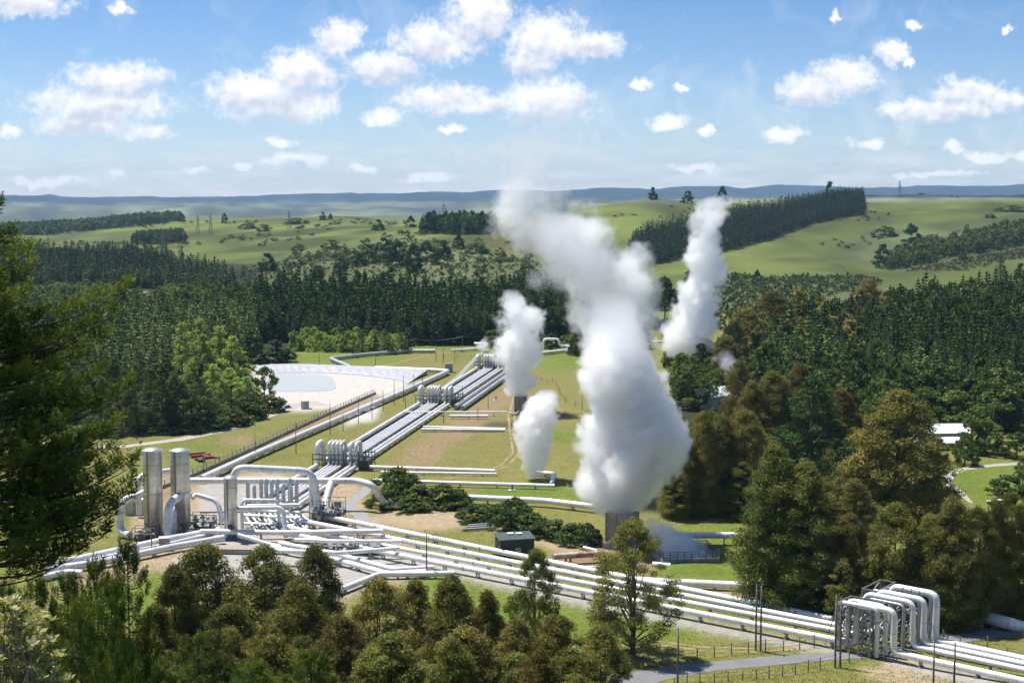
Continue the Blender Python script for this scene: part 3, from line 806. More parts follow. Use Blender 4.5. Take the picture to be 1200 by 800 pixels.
lattice('braced steel trestle carrying the near pipe loops at the left side of the road', quad_at(982, 760, -1.0, 4.0, 2.2), 7.4, GT)
lattice('braced steel trestle under the near pipe loops on the right of the road', quad_at(1022, 769, -1.0, 4.0, -1.8), 7.35, GT)
lattice('braced steel trestle holding the rear pipe loops left of the road', quad_at(1013, 745, -1.1, 5.4, 2.4), 7.9, GT)
lattice('braced steel trestle holding the rear pipe loops right of the road', quad_at(1063, 757, -1.1, 5.0, -1.8), 7.8, GT)
def girder(label, a, b, h, dz=1.1):
    e = empty('steel_girder', a, label, 'girder', 'girders spanning the road crossing')
    lo = Vector((0, 0, h - dz)); hi = Vector((0, 0, h)); n = 6
    MB().bar(a + lo, b + lo, .16).put('chord', M['steel'], e, a + lo); MB().bar(a + hi, b + hi, .16).put('chord', M['steel'], e, a + hi)
    for i in range(n):
        p = a.lerp(b, i / n); q = a.lerp(b, (i + 1) / n)
        MB().bar(p + (lo if i % 2 else hi), q + (hi if i % 2 else lo), .1).put('web', M['steel'], e, p + lo)
girder('trussed steel girder along the near side of the front loops over the road', PG(982, 760) - UN * 1.0, PG(1027, 769.5) - UN * 1.0, 7.3)
girder('trussed steel girder between the front and rear loops over the road', PG(1013, 745) - UN * 1.1, PG(1069, 757) - UN * 1.1, 7.75)
def railing(label, a, b, h=1.1, n=6, mat='steel', name='railing', group=None, zb=0):
    a = Vector(a); b = Vector(b)
    e = empty(name, a, label, 'railing', group)
    for i in range(n + 1):
        q = a.lerp(b, i / n); MB().bar(q, q + Vector((0, 0, h)), .07).put('post', M[mat], e, q)
    for t in (.5, 1.0):
        o = Vector((0, 0, h * t)); MB().bar(a + o, b + o, .06).put('rail', M[mat], e, a + o)
    return e
# walkway hoops on top of the rear loops belong to the rear trestle
_rt = [o for o in COL.objects if o.get('label', '').startswith('braced steel trestle holding the rear pipe loops right')][0]
for i, px in enumerate((1058, 1068, 1078)):
    c = PG(px, 752 + i * 2.0, 0)
    pts = [c + Vector((math.cos(t) * 1.1 * UN.x, math.cos(t) * 1.1 * UN.y, 7.3 + math.sin(t) * 1.6)) for t in np.linspace(0, math.pi, 13)]
    MB().tube(pts, .07, 6).put('hoop_guard', M['dark_steel'], _rt, c)
# slanting stay at the left end of the crossing
tag(MB().bar(PG(968, 752), PG(978, 757) + Vector((0, 0, 5.6)), .09).put('stay_pole', M['dark_steel'], None, PG(968, 752)), 'thin slanting steel stay left of the road crossing trestle', 'stay')

# --- big pipe behind the gum trees on the right, across the road
pipeline('fat silver pipe lying behind the gum trees on the far side of the road', run([(1080, 706, 1.5), (1148, 721, 1.5), (1185, 731, 1.2), (1200, 735, .3)]), 2.0, None, 6, 'clad', flange=[(4, .3), (9, .3)])
pipeline('thin white pipe low beside the fat silver pipe behind the gum trees', run([(1090, 704, .9), (1182, 729, .9)]), .7, None, 6, 'clad')
pipeline('white pipe glimpsed behind the two tall gum trees', run([(925, 688, 1.0), (1005, 697, 1.0), (1070, 706, 1.0)]), 1.0, None, 7)
pipeline('white pipe across the field behind the tall gum trees, only glimpses showing', run([(960, 626, 1.0), (1060, 628, 1.0)]), .9, None, 7)

# --- pipes either side of the concrete tower
pipeline('silver pipe on slim stands running right from the tower to the gum trees', run([(752, 626.5, 1.9), (868, 627, 1.9), (960, 630, 1.9)]), 1.25, 'pipes running across to the concrete tower', 6)
pipeline('low blue-white pipe behind the steam mains, left of the tall gum trees', run([(735, 679, 1.0), (800, 682.5, 1.0), (875, 686, 1.0), (930, 690, 1.0)]), 1.35, 'pipes running across to the concrete tower', 6)
pipeline('white pipe from the bush row to the concrete tower', run([(549, 582.5, 1.4), (640, 586.5, 1.4), (703, 594, 1.4)]), 1.3, 'pipes running across to the concrete tower', 7)
pipeline('short rust-stained pipe on two iron legs left of the tower', run([(648, 652, 1.6), (668, 650.5, 1.6), (712, 648, 1.6)]), 1.15, None, 0, 'clad_rust')
for px, lab in ((663, 'left'), (668.5, 'right')):
    MB().bar(PG(px, 658), PG(px, 658) + Vector((0, 0, 1.2)), .35).put('support', M['rust'], [o for o in COL.objects if o.get('label', '').startswith('short rust-stained')][0], PG(px, 658))
pipeline('stubby white pipe stack end beside the foot of the tower', run([(688, 633, .8), (702, 634, .8), (714, 637, .8)]), .75, 'white pipe ends beside the tower', 3)
pipeline('white pipe angling out from under the bushes by the tower', run([(684, 641, .5), (700, 645, .5)]), .6, 'white pipe ends beside the tower', 3)
pipeline('short white pipe end poking out right of the fenced steaming basin', run([(765, 661, .8), (786, 663, .8)]), 1.1, None, 3)
pipeline('low white pipe just behind the thickest steam main, left of the tower tree', run([(668, 666, .6), (700, 664.5, .6), (735, 664, .6)]), .6, None, 5)

# --- the long corridor of pipes going away, with expansion loops in three racks
CD = Vector((.168, .9858, 0)); CN = Vector((.9858, -.168, 0))
O1 = PG(372.5, 549)                     # foot of the leftmost loop of the nearest rack
def cor(off, along, z): return O1 + CN * off + CD * along + Vector((0, 0, z))
RACKS = [(0, 7.0), (111.0, 6.6), (209.0, 6.4)]
QD = [('fat grey pipe along the left edge of the corridor, beside the track', 0.0, 1.35), ('first thin pipe of the close set of four in the corridor', 2.95, .78), ('second thin pipe of the close set of four in the corridor', 3.98, .78),
      ('third thin pipe of the close set of four in the corridor', 5.02, .78), ('fourth thin pipe of the close set of four in the corridor', 6.05, .78), ('left one of the medium pair of pipes in the corridor', 8.5, 1.0), ('right one of the medium pair in the corridor, at the bare edge', 9.95, 1.0)]
G2 = 'pipes of the corridor running away across the field'
for (lab, off, dia) in QD:
    z = .95
    pts = [cor(off, -48 - (0 if off < 8 else 4), z)]
    for (s, h) in RACKS:
        lg = 4.2
        pts += [cor(off, s, z), cor(off, s, h - dia / 2), cor(off, s + lg, h - dia / 2), cor(off, s + lg, z)]
    pts.append(cor(off, 240, z))
    pipeline(lab, pts, dia, G2, 5.2 if dia < 1 else 6, 'clad_silver' , 'corridor_pipe', 'pipeline', br=1.0 if dia < 1 else 1.3, seg=10)
for i, (off, lab) in enumerate([(13.3, 'left'), (15.9, 'right')]):
    pipeline('fat grey pipe, ' + lab + ' of the two outside the corridor beyond the middle rack', [cor(off, 104 - i * 1.5, 1.0), cor(off, 214, 1.0)], 1.5, 'fat pipes beside the corridor', 6, 'clad_grey', 'corridor_pipe')
# steel racks that hold the loops
for ri, (s, h) in enumerate(RACKS):
    nm = ['nearest', 'middle', 'farthest'][ri]
    e = empty('loop_rack', cor(-1.1, s, 0), nm + ' steel rack of upright pipe loops across the corridor', 'pipe rack', 'steel racks along the corridor')
    xs = [-1.2, 1.3, 2.2, 3.46, 4.5, 5.54, 6.9, 7.6, 9.2, 11.0, 11.9, 12.7, 13.5]
    for x in xs:
        for dy in (-.6, 4.8):
            b = cor(x, s + dy, 0); hh = h * (.62 if x > 10 else .55)
            MB().bar(b, b + Vector((0, 0, hh)), .2).put('column', M['dark_steel'], e, b)
    for t in (.18, .36, .54):
        for dy in (-.75, 4.95):
            MB().bar(cor(xs[0], s + dy, h * t), cor(xs[-1], s + dy, h * t), .22).put('beam', M['dark_steel'], e, cor(xs[0], s + dy, h * t))
    MB().box(cor(11.8, s + 2, 1.3), (2.4, 4.5, 2.4), math.atan2(CN.y, CN.x)).put('valve_block', M['dark_steel'], e, cor(11.8, s + 2, 0))

# --- the long fat pipe on the left, and the walled drain with its railing
pipeline('long fat silver pipe running diagonally from the tanks past the settling pond', run([(236, 560.5, 1.3), (300, 531.5, 1.3), (400, 489, 1.3), (470, 459.5, 1.3), (526, 434.5, 1.3), (478, 432.5, 1.3), (440, 431, 1.3)]), 1.6, None, 6.5, 'clad_silver', seg=16)
pipeline('far pipe with a sharp bend beyond the settling pond', run([(411, 430, 1.0), (387, 420, 1.0), (430, 415, 1.0), (480, 411, 1.0), (510, 411, 1.0)]), 1.6, 'far pipes at the back of the steam field', 8, 'clad_grey')
FARP = [('thin far pipe in front of the conifer wood, left of the small steam puff', [(528, 413.5, 1), (555, 411.5, 1), (572, 408, 1), (640, 409, 1)], 1.2),
        ('far white pipe level with the small steam puff', [(556, 407.5, 2.0), (612, 409.5, 2.0), (632, 412.0, 2.0)], 1.2),
        ('far pipe with a square hoop right of the small left plume', [(636, 412, 1), (637, 412, 5.6), (655, 412, 5.6), (655.5, 412, 2.6), (700, 408, 1.6), (760, 408, 1.6)], 1.1),
        ('far white pipe running down to a small pump house', [(634, 416.5, 1), (660, 413.5, 1), (676, 411, 1)], 1.5),
        ('far white pipe showing right of the cloud of steam from the tower', [(688, 408.5, .9), (762, 409.5, .9)], 1.2),
        ('far white pipe along the back of the field behind the big plume', [(640, 407, 2), (668, 407, 2), (700, 404.5, 1.5), (780, 404, 1.5)], 1.1)]
for lab, pts, dia in FARP:
    pipeline(lab, [PG(q[0], q[1]) + Vector((0, 0, q[2])) for q in pts], dia, 'far pipes at the back of the steam field', 9, 'clad', seg=8)
HP = [('white pipe just right of the nearest loop rack, upper of the two', [(433, 547, .9), (580, 551.5, .9)], .95),
      ('grey pipe lying close under the upper white pipe right of the nearest rack', [(446, 553, .6), (582, 555, .6)], .6),
      ('long thin white pipe in the grass below the upper pair, right of the nearest rack', [(437, 562.5, .9), (560, 566.5, .9), (650, 569, .9)], .9),
      ('white pipe with a squared end near the foot of the leaning middle plume', [(628, 553.5, .9), (650, 555, .9), (646.5, 566, .9), (646.5, 566.2, .1)], 1.1),
      ('pair of white pipe lengths leaving the corridor at its bare edge, upper', [(494, 503, .7), (558, 503.5, .7), (592, 504, .7)], .85),
      ('white pipe leaving the corridor beside the dark pit bank', [(496, 500, 1.0), (592, 502.5, 1.0)], .7),
      ('thin white pipe from the corridor to the foot of the small left stack', [(472, 482.5, 1.3), (594, 482.5, 1.3), (595, 484, .9), (606, 484, .9), (611, 478, 1.3)], .5),
      ('short white pipe at the lower end of the fat corridor pair', [(527, 487.5, .9), (572, 487.5, .9)], .95)]
for lab, pts, dia in HP:
    pipeline(lab, run(pts), dia, 'pipes branching off the corridor into the field', 6.5, 'clad', seg=10)
def channel():
    a = [PG(*q) for q in [(150, 588), (226, 558), (300, 525), (372, 491.5), (418, 471), (440, 461.5)]]
    e = empty('drain_channel', a[0], 'long concrete drain wall with a pale slatted railing beside the fat silver pipe', 'drain channel')
    m = MB()
    for p, q in zip(a[:-1], a[1:]): m.bar(p + Vector((0, 0, .35)), q + Vector((0, 0, .35)), .5, .7)
    m.put('wall', M['concrete'], e, a[0])
    for t in (.75, 1.25, 1.75):
        m = MB()
        for p, q in zip(a[:-1], a[1:]): m.bar(p + Vector((0, 0, t)), q + Vector((0, 0, t)), .09)
        m.put('rail', M['steel'], e, a[0])
    n = 0
    for p, q in zip(a[:-1], a[1:]):
        k = max(1, int((q - p).length / 2.6))
        for i in range(k):
            if n > 88: break
            c = p.lerp(q, i / k); n += 1
            MB().bar(c, c + Vector((0, 0, 1.85)), .16).put('post', M['pale_concrete'] if i % 3 else M['dark_steel'], e, c)
channel()

# --- the separator plant on the left
def tank(label, px, py, dia, h, name='separator_vessel', base=None, mat='vessel', group=None):
    c = PG(px, py); r = dia / 2
    e = empty(name, c, label, 'vessel', group)
    z0 = .5
    MB().lathe(c + Vector((0, 0, z0)), [(.01, .0), (r, 0), (r, h - z0 - .15), (r * .985, h - z0), (r * .55, h - z0 + .3), (.01, h - z0 + .38)], 32).put('shell', M[mat], e, c)
    for zz in (.16, .5, .84):
        MB().lathe(c + Vector((0, 0, h * zz)), [(r, -.08), (r * 1.025, -.06), (r * 1.025, .06), (r, .08)], 32).put('band', M['clad_grey'], e, c + Vector((0, 0, h * zz)))
    MB().lathe(c + Vector((0, 0, h)), [(r * .99, -.14), (r * 1.04, -.12), (r * 1.04, .04), (r * .97, .06)], 32).put('rim', M['clad'], e, c + Vector((0, 0, h)))
    MB().box(c + Vector((0, 0, z0 / 2)), (dia * 1.12, dia * 1.12, z0)).put('base', M[base or 'concrete'], e, c)
    MB().bar(c + Vector((-r * .3, -r * 1.05, .5)), c + Vector((-r * .3, -r * 1.05, h)), .12).put('ladder', M['dark_steel'], e, c)
    return e
tank('tall shiny cylindrical separator vessel nearest the big pine, left of the twin pair', 180.5, 628, 3.85, 17.6, group='twin separator vessels')
tank('tall shiny cylindrical separator vessel on the right of the twin pair', 212.5, 624, 3.85, 17.0, group='twin separator vessels')
tank('shorter silver vessel standing on a blue painted base', 271, 631, 2.6, 12.4, 'silencer_vessel', 'blue')
_sv = [o for o in COL.objects if o.name.startswith('silencer_vessel')][0]
c = PG(271, 631) + Vector((.1, -1.25, 2.6))
MB().lathe(c, [(.02, -.25), (.55, -.2), (.55, .2), (.02, .25)], 18, (.1, -1, .1)).put('manhole_cover', M['dark_steel'], [k for k in _sv.children if k.name.startswith('shell')][0], c)
pl = lambda lab, pts, dia, **k: pipeline(lab, run(pts), dia, 'pipework of the separator plant', k.pop('sup', 5), k.pop('mat', 'clad'), br=k.pop('br', dia * 1.3), **k)
def V(px, py, h):
    """point h metres above the ground seen at a pixel"""
    p = PG(px, py); return p + Vector((0, 0, h))
def pv(lab, pts, dia, mat='clad_silver', br=None, name='process_pipe', sup=0, flange=None):
    return pipeline(lab, [V(*q) for q in pts], dia, 'pipework of the separator plant', sup, mat, name, 'pipe', br or dia * 1.25, flange=flange)
pv('silver elbow pipe leaving the left separator vessel and turning down by the pine', [(178, 627, 9.2), (142, 629, 7.2), (141, 629, 1.2), (152, 632, .9)], 1.55, flange=[(8, .3)])
pv('silver elbow pipe from the right separator vessel bending down to the ground', [(221, 622, 8.6), (198, 631, 6.9), (197, 633, .4)], 1.65)
pv('second silver elbow nested against the one from the right vessel', [(224, 618, 7.0), (205, 626, 5.8), (203, 628, .5)], 1.2)
pv('pale arched pipe between the right separator vessel and the blue-based vessel', [(226, 612, 5.2), (230, 611, 5.8), (255, 612, 4.6), (261, 614, .5)], 1.05)
pv('silver pipe curving behind the left separator vessel', [(163, 606, .6), (163, 606, 8.5), (176, 604, 9.4), (210, 600, 9.2)], 1.2)
pv('long level pipe running right from the twin vessels to a drop beside the bushes', [(224, 598, 6.6), (420, 597, 6.4), (437, 600, 6.0), (445, 598, 3.0), (452, 597, 1.0), (470, 597, .9)], 1.45, flange=[(22, .3)])
pv('big goalpost shaped pipe rising high beside the blue-based vessel', [(275, 618, 7.5), (275, 618, 12.6), (367, 614, 11.2), (376, 613, 1.0)], 1.5, br=2.6)
pv('upper small goalpost pipe right of the blue-based vessel', [(284, 622, .5), (284, 622, 6.4), (326, 621, 6.2), (328, 621, .5)], .75, br=1.1)
pv('lower goalpost pipe in front, from the blue-based vessel to a strut', [(278, 630, 6.0), (332, 629, 6.0), (335, 632, .5)], .95, br=1.3)
pv('thin pipe level behind the lower goalpost pipe', [(290, 617, 4.4), (352, 616, 4.4)], .8)
pv('slanting fat silver elbow coming down off the long level pipe', [(389, 598, 6.2), (383, 602, 3.4), (381, 606, 1.2)], 1.7)
pv('tall straight silver pipe right of the row of risers', [(366, 607, .4), (366, 607, 8.8), (367.5, 607, 9.6)], 1.35)
pv('fat pipe in front of the plant running level past the blue-based vessel', [(235, 632, 1.7), (330, 635, 1.9), (449, 637, 2.6)], 1.0, sup=8)
pv('silver pipe stepping down past the blue-based vessel', [(280, 636, 1.6), (312, 645, 1.4), (330, 648, 1.2)], .9, 'clad_grey')
G5 = 'silver pipes leaving the plant to the lower left'
pipeline('upper of the two silver pipes leaving the twin vessels toward the pine', run([(258, 621, 1.2), (200, 631.5, 1.2), (130, 647, 1.2), (62, 662, 1.2)]), 1.55, G5, 6, 'clad_silver')
pipeline('lower of the two silver pipes leaving the twin vessels toward the pine', run([(262, 630, 1.1), (200, 641, 1.1), (120, 658, 1.1), (52, 668, 1.1)]), 1.35, G5, 6, 'clad_silver')
pipeline('thin silver pipe between the two that leave toward the pine', run([(240, 627, 1.0), (200, 636, 1.0), (100, 657, 1.0)]), .6, G5, 6)
pipeline('short white pipe end under the pine boughs at the left', run([(50, 676, .8), (78, 670, .8), (96, 671, .8)]), 1.2, G5, 5)
G6 = 'white branch pipes in front of the plant'
pl('upper white branch pipe bending right in front of the steam mains', [(327, 636, 1.0), (395, 649, 1.0), (462, 667, 1.0), (508, 664.5, 1.0)], .95)
pl('lower white branch pipe bending right in front of the steam mains', [(318, 641, 1.0), (385, 653, 1.0), (455, 672, 1.0), (500, 669, 1.0)], 1.0)
pl('grey branch pipe with a bend nearest the gravel yard', [(395, 692, .9), (412, 685.5, .9), (444, 672.5, .9), (532, 671.5, .9)], 1.05, mat='clad')
pl('grey pipe on stilts crossing above the start of the steam mains', [(345, 632, 3.2), (395, 634, 3.2), (470, 634, 3.2)], .75, sup=7, maxz=4)
pl('second grey pipe on stilts crossing above the steam mains', [(320, 645, 2.6), (400, 647.5, 2.6), (468, 642, 2.6)], .8, sup=7, maxz=4)
pl('white pipe lying along the near edge of the plant floor', [(330, 615, .9), (352, 620, .9), (420, 637, .9)], .8)

def manifold():
    c = PG(320, 602)
    e = empty('riser_manifold', c, 'row of slim upright silver risers with pointed tops behind the goalpost pipes', 'manifold')
    for (px, py, h) in [(291, 598, 7.0), (298.5, 600, 6.2), (306.5, 601, 7.7), (312.5, 601, 7.7), (319, 602, 7.6), (325.5, 602, 7.8), (332.5, 604, 7.0), (340, 602, 8.0), (341.5, 606, 7.0), (348, 604, 8.0)]:
        b = PG(px, py)
        MB().lathe(b, [(.42, .3), (.42, h - .9), (.36, h - .5), (.2, h - .15), (.03, h)], 14).put('riser', M['clad_grey'], e, b)
        m = MB().lathe(b + Vector((0, 0, 1.6)), [(.05, -.3), (.62, -.25), (.62, .25), (.05, .3)], 12)
        m.put('valve', M['valve'], e, b + Vector((0, 0, 1.6)))
    for (pa, pb, z, d) in [((284, 603), (352, 606), 1.0, .8), ((284, 610), (352, 613), 1.1, .9), ((283, 597), (350, 600), 2.4, .5), ((286, 618), (345, 621), .9, .7)]:
        MB().tube([PG(*pa) + Vector((0, 0, z)), PG(*pb) + Vector((0, 0, z))], d / 2, 12).put('header', M['clad'], e, PG(*pa))
    rr = random.Random(3)
    for i in range(44):      # valves and stems along the headers
        px = 284 + rr.random() * 70; py = 604 + rr.random() * 20
        b = PG(px, py); h = .9 + rr.random() * 1.5
        m = MB(); m.bar(b, b + Vector((0, 0, h)), .12); m.box(b + Vector((0, 0, h * .45)), (.5, .45, .5), rr.random()); m.lathe(b + Vector((0, 0, h)), [(.02, -.04), (.3, -.03), (.3, .03), (.02, .04)], 10)
        m.put('valve', M[rr.choice(['valve', 'valve', 'steel', 'clad_grey'])], e, b)
    for i in range(12):      # short feeder pipes to the yard
        px = 286 + i * 6; b = PG(px, 606); q = PG(px + 14 + rr.random() * 8, 622 + rr.random() * 5)
        MB().tube([b + Vector((0, 0, .8)), q + Vector((0, 0, .7))], .26, 10).put('feeder', M[rr.choice(['clad', 'clad_grey', 'clad'])], e, b)
manifold()
def valve_deck(label, px, py, w, d, h, seed, n=22):
    b = PG(px, py); e = empty('valve_station', b, label, 'valve station', 'valve stations of the plant')
    rr = random.Random(seed)
    for sx in (-1, 0, 1):
        for sy in (-1, 1):
            q = b + Vector((sx * w / 2, sy * d / 2, 0)); MB().bar(q, q + Vector((0, 0, h)), .13).put('column', M['steel'], e, q)
    for sy in (-1, 1):
        for t in (.5, 1.0):
            a = b + Vector((-w / 2, sy * d / 2, h * t)); MB().bar(a, a + Vector((w, 0, 0)), .11).put('beam', M['steel'], e, a)
        a = b + Vector((-w / 2, sy * d / 2, 0)); MB().bar(a, a + Vector((w * .5, 0, h)), .07).put('brace', M['steel'], e, a)
        a = b + Vector((w / 2, sy * d / 2, 0)); MB().bar(a, a + Vector((-w * .5, 0, h)), .07).put('brace', M['steel'], e, a)
    MB().box(b + Vector((0, 0, h * .52)), (w, d, .08)).put('deck', M['steel'], e, b)
    for i in range(n):
        q = b + Vector(((rr.random() - .5) * w, (rr.random() - .5) * d * 1.2, rr.random() * h * .6)); L_ = .5 + rr.random() * 1.1
        m = MB(); m.tube([q, q + Vector((0, 0, L_))], .1 + rr.random() * .12, 8); m.lathe(q + Vector((0, 0, L_)), [(.02, -.05), (.36, -.03), (.36, .03), (.02, .05)], 10)
        m.box(q + Vector((0, 0, L_ * .4)), (.55, .5, .45), rr.random()); m.put('valve', M[rr.choice(['valve', 'valve', 'steel', 'dark_steel'])], e, q)
valve_deck('steel deck crowded with grey-green valves below the slanting elbow', 384, 612, 7, 4.5, 5.0, 5, 34)
valve_deck('low steel deck of valves and hand wheels under the crossing pipes on stilts', 396, 647, 6.0, 3, 3.0, 6, 18)
valve_deck('valve platform with slanted braces straddling the near steam main', 427, 648, 6.5, 3, 3.2, 7, 20)
valve_deck('small frame of valves at the foot of the left separator vessel', 170, 632, 4.5, 2.2, 2.6, 8, 16)
valve_deck('small frame of valves between the right vessel and the arched pipe', 240, 618, 5.5, 3, 3.0, 9, 22)
valve_deck('cluster of valves around the base of the right separator vessel', 222, 630, 4.0, 1.6, 1.7, 10, 14)
railing('thin galvanised handrail standing on the steam mains at their left end', PG(508, 633, 2.0), PG(522, 635.5, 2.0), 1.4, 5)
railing('handrail on top of the platform above the steam mains', PG(472, 637, 2.4), PG(512, 635, 2.4), 1.3, 8)
def gbox(name, label, px, py, size, mat, rz=0, cat=None, lid=None, group=None):
    b = PG(px, py); e = empty(name, b, label, cat or name.replace('_', ' '), group)
    MB().box(b + Vector((0, 0, size[2] / 2)), size, rz).put('body', M[mat], e, b)
    MB().box(b + Vector((0, 0, size[2] + .06)), (size[0] * 1.06, size[1] * 1.06, .12), rz).put('lid', M[lid or mat], e, b + Vector((0, 0, size[2])))
    X = Vector((math.cos(rz), math.sin(rz), 0)); Yv = Vector((-X.y, X.x, 0))
    MB().box(b + Vector((0, 0, size[2] * .45)) - Yv * (size[1] / 2 + .02) + X * size[0] * .12, (size[0] * .4, .06, size[2] * .8), rz).put('door', M['steel'], e, b)
    return e
gbox('control_cabinet', 'square grey concrete cabinet in front of the twin vessels', 193, 644, (2.0, 1.8, 2.4), 'concrete', .2, 'cabinet', 'pale_concrete')
gbox('control_cabinet', 'grey cabinet at the right end of the valve deck by the footpath', 396, 606, (1.5, 1.4, 3.4), 'clad_grey', .1, 'cabinet')
gbox('pump_house', 'small pale block hut beside the gravel path at the pond corner', 357.5, 478.5, (2.6, 2.4, 2.5), 'pale_concrete', .15, 'hut')
gbox('pump_house', 'tiny grey hut at the corner where the long fat pipe turns', 526, 436, (3.0, 2.6, 3.4), 'clad_grey', .1, 'hut')
gbox('pump_house', 'pale block hut behind the left separator vessel', 160, 601, (4.2, 4, 3.2), 'cream_wall', .1, 'hut')
gbox('pump_house', 'tiny far hut at the end of the far white pipe', 669, 413.5, (3.4, 3, 3), 'pale_concrete', .1, 'hut')
gbox('machine_slab', 'flat grey concrete slab under the blue-based vessel', 282, 647, (11, 3.2, .9), 'concrete', -.05, 'slab')
# discarded rusty pipe lengths on the grass
for i, (pa, pb, d) in enumerate([((224, 535), (246, 532), .8), ((229, 538), (251, 534.5), .8), ((238, 534), (257, 536), .7), ((222, 532), (240, 530), .7)]):
    m = MB().tube([PG(*pa, d / 2), PG(*pb, d / 2)], d / 2, 12)
    tag(m.put('rusty_pipe_length', M['rust'], None, PG(*pa)), ['longest rusty pipe length on top of the heap in the grass behind the right vessel', 'rusty pipe length at the front of the heap behind the right vessel', 'crooked rusty pipe length at the right of the heap', 'rusty pipe length at the back left of the heap'][i], 'pipe length', 'rusty pipe lengths lying in the grass')
tag(MB().tube([PG(134, 537, .5), PG(145, 536, .5)], .45, 12).put('rusty_pipe_length', M['rust'], None, PG(134, 537)), 'lone rusty pipe length in the grass left of the twin vessels', 'pipe length', 'rusty pipe lengths lying in the grass')
tag(MB().lathe(PG(236, 539, .5), [(.1, -.9), (.5, -.9), (.5, .9), (.1, .9)], 12, (1, .2, 0)).put('scrap_drum', M['dark_steel'], None, PG(232, 540)), 'dark scrap drum against the heap of rusty pipe lengths', 'drum')

# --- concrete towers and the fenced tank
def silencer(label, px, py, w, d, h, rz):
    b = PG(px, py); e = empty('silencer_tower', b, label, 'silencer tower', 'concrete silencer towers')
    X = Vector((math.cos(rz), math.sin(rz), 0)); Yv = Vector((-X.y, X.x, 0)); t = .35
    for i, (cx, cyy, sx, sy) in enumerate([(0, -d / 2, w, t), (0, d / 2, w, t), (-w / 2, 0, t, d + t), (w / 2, 0, t, d + t)]):
        hh = h - (0.003 * i)
        MB().box(b + X * cx + Yv * cyy + Vector((0, 0, hh / 2)), (sx - (.7 if i < 2 else 0) * 0, sy, hh), rz).put('wall', M['concrete'], e, b + X * cx + Yv * cyy)
    for zz in (.02, .3, .62):
        for s in (-1, 1):
            MB().box(b + X * s * 0 - Yv * (d / 2 + .22) + Vector((0, 0, h * zz + .2)), (w + .1, .12, .22), rz).put('ledge', M['concrete'], e, b) if s > 0 else None
    for s in (-.5, 0, .5):
        q = b - Yv * (d / 2 + .25) + X * w * s * .96
        MB().bar(q, q + Vector((0, 0, h + .02)), .22, .3).put('pilaster', M['concrete'], e, q)
    MB().box(b + Vector((0, 0, .25)), (w * 1.25, d * 1.25, .5), rz).put('plinth', M['pale_concrete'], e, b)
    return e
silencer('stout stained concrete silencer tower under the biggest steam plume', 729, 640, 4.7, 4.2, 6.8, -.6)
silencer('small concrete silencer stack under the slim plume left of centre', 610, 484, 2.9, 2.9, 5.4, -.3)
def fenced_tank():
    c = PG(803, 655); rz = .16; X = Vector((math.cos(rz), math.sin(rz), 0)); Y = Vector((-X.y, X.x, 0)); hx, hy = 5.4, 4.2
    e = empty('steaming_basin', c, 'low rectangular steaming basin with a dark railing, right of the tower', 'basin')
    for i, (cx, cy, sx, sy) in enumerate([(0, -hy, 2 * hx, .4), (0, hy, 2 * hx, .4), (-hx, 0, .4, 2 * hy - .42), (hx, 0, .4, 2 * hy - .42)]):
        q = c + X * cx + Y * cy; MB().box(q + Vector((0, 0, .55)), (sx, sy, 1.1), rz).put('wall', M['concrete'], e, q)
    MB().box(c + Vector((0, 0, .3)), (2 * hx - .5, 2 * hy - .5, .5), rz).put('hot_water', M['pale_concrete'], e, c)
    C_ = [c + X * (sx * hx) + Y * (sy * hy) + Vector((0, 0, 1.1)) for sx, sy in ((-1, -1), (1, -1), (1, 1), (-1, 1))]
    for i in range(4):
        a, b = C_[i], C_[(i + 1) % 4]; n = 8 if i % 2 == 0 else 6
        for k in range(n): q = a.lerp(b, k / n); MB().bar(q, q + Vector((0, 0, 1.35)), .13).put('post', M['dark_steel'], e, q)
        for t in (.45, .9, 1.35): MB().bar(a + Vector((0, 0, t)), b + Vector((0, 0, t)), .1).put('rail', M['rail_blue'], e, a)
M['rail_blue'] = solid('blue_grey_rail', (.10, .13, .18), .5, .2, .2)
fenced_tank()
# ------------------------------------------------------------------ trees
def unit(v): return v / (np.linalg.norm(v, axis=-1, keepdims=True) + 1e-9)
def kites(C, A, Nn, L, W):
    """leaf-shaped quads: centres, long axes, normals, lengths, widths"""
    A = unit(A); B = unit(np.cross(Nn, A))
    L = np.asarray(L)[:, None]; W = np.asarray(W)[:, None]
    V = np.stack([C - A * L * .5, C + B * W * .5 + A * L * .08, C + A * L * .5, C - B * W * .5 + A * L * .08], 1)
    return V.reshape(-1, 3)
def quads(n, off=0): return np.arange(n * 4, dtype=np.int32).reshape(n, 4) + off

def tube_np(segs, sides=6):
    """segs: list of polylines [(p, r), ...] -> vertices, quads"""
    V = []; Q = []; b = 0
    for pl in segs:
        P = np.array([p for p, r in pl]); r = np.array([q for p, q in pl])
        T = unit(np.gradient(P, axis=0)); ref = np.array([.31, .95, .05])
        X = unit(np.cross(T, ref)); Y = np.cross(T, X)
        a = np.linspace(0, 2 * np.pi, sides, endpoint=False)
        ring = P[:, None] + (X[:, None] * np.cos(a)[None, :, None] + Y[:, None] * np.sin(a)[None, :, None]) * r[:, None, None]
        V.append(ring.reshape(-1, 3)); n = len(P)
        for i in range(n - 1):
            for k in range(sides): Q.append((b + i * sides + k, b + i * sides + (k + 1) % sides, b + (i + 1) * sides + (k + 1) % sides, b + (i + 1) * sides + k))
        b += n * sides
    return np.concatenate(V), np.array(Q, np.int32)

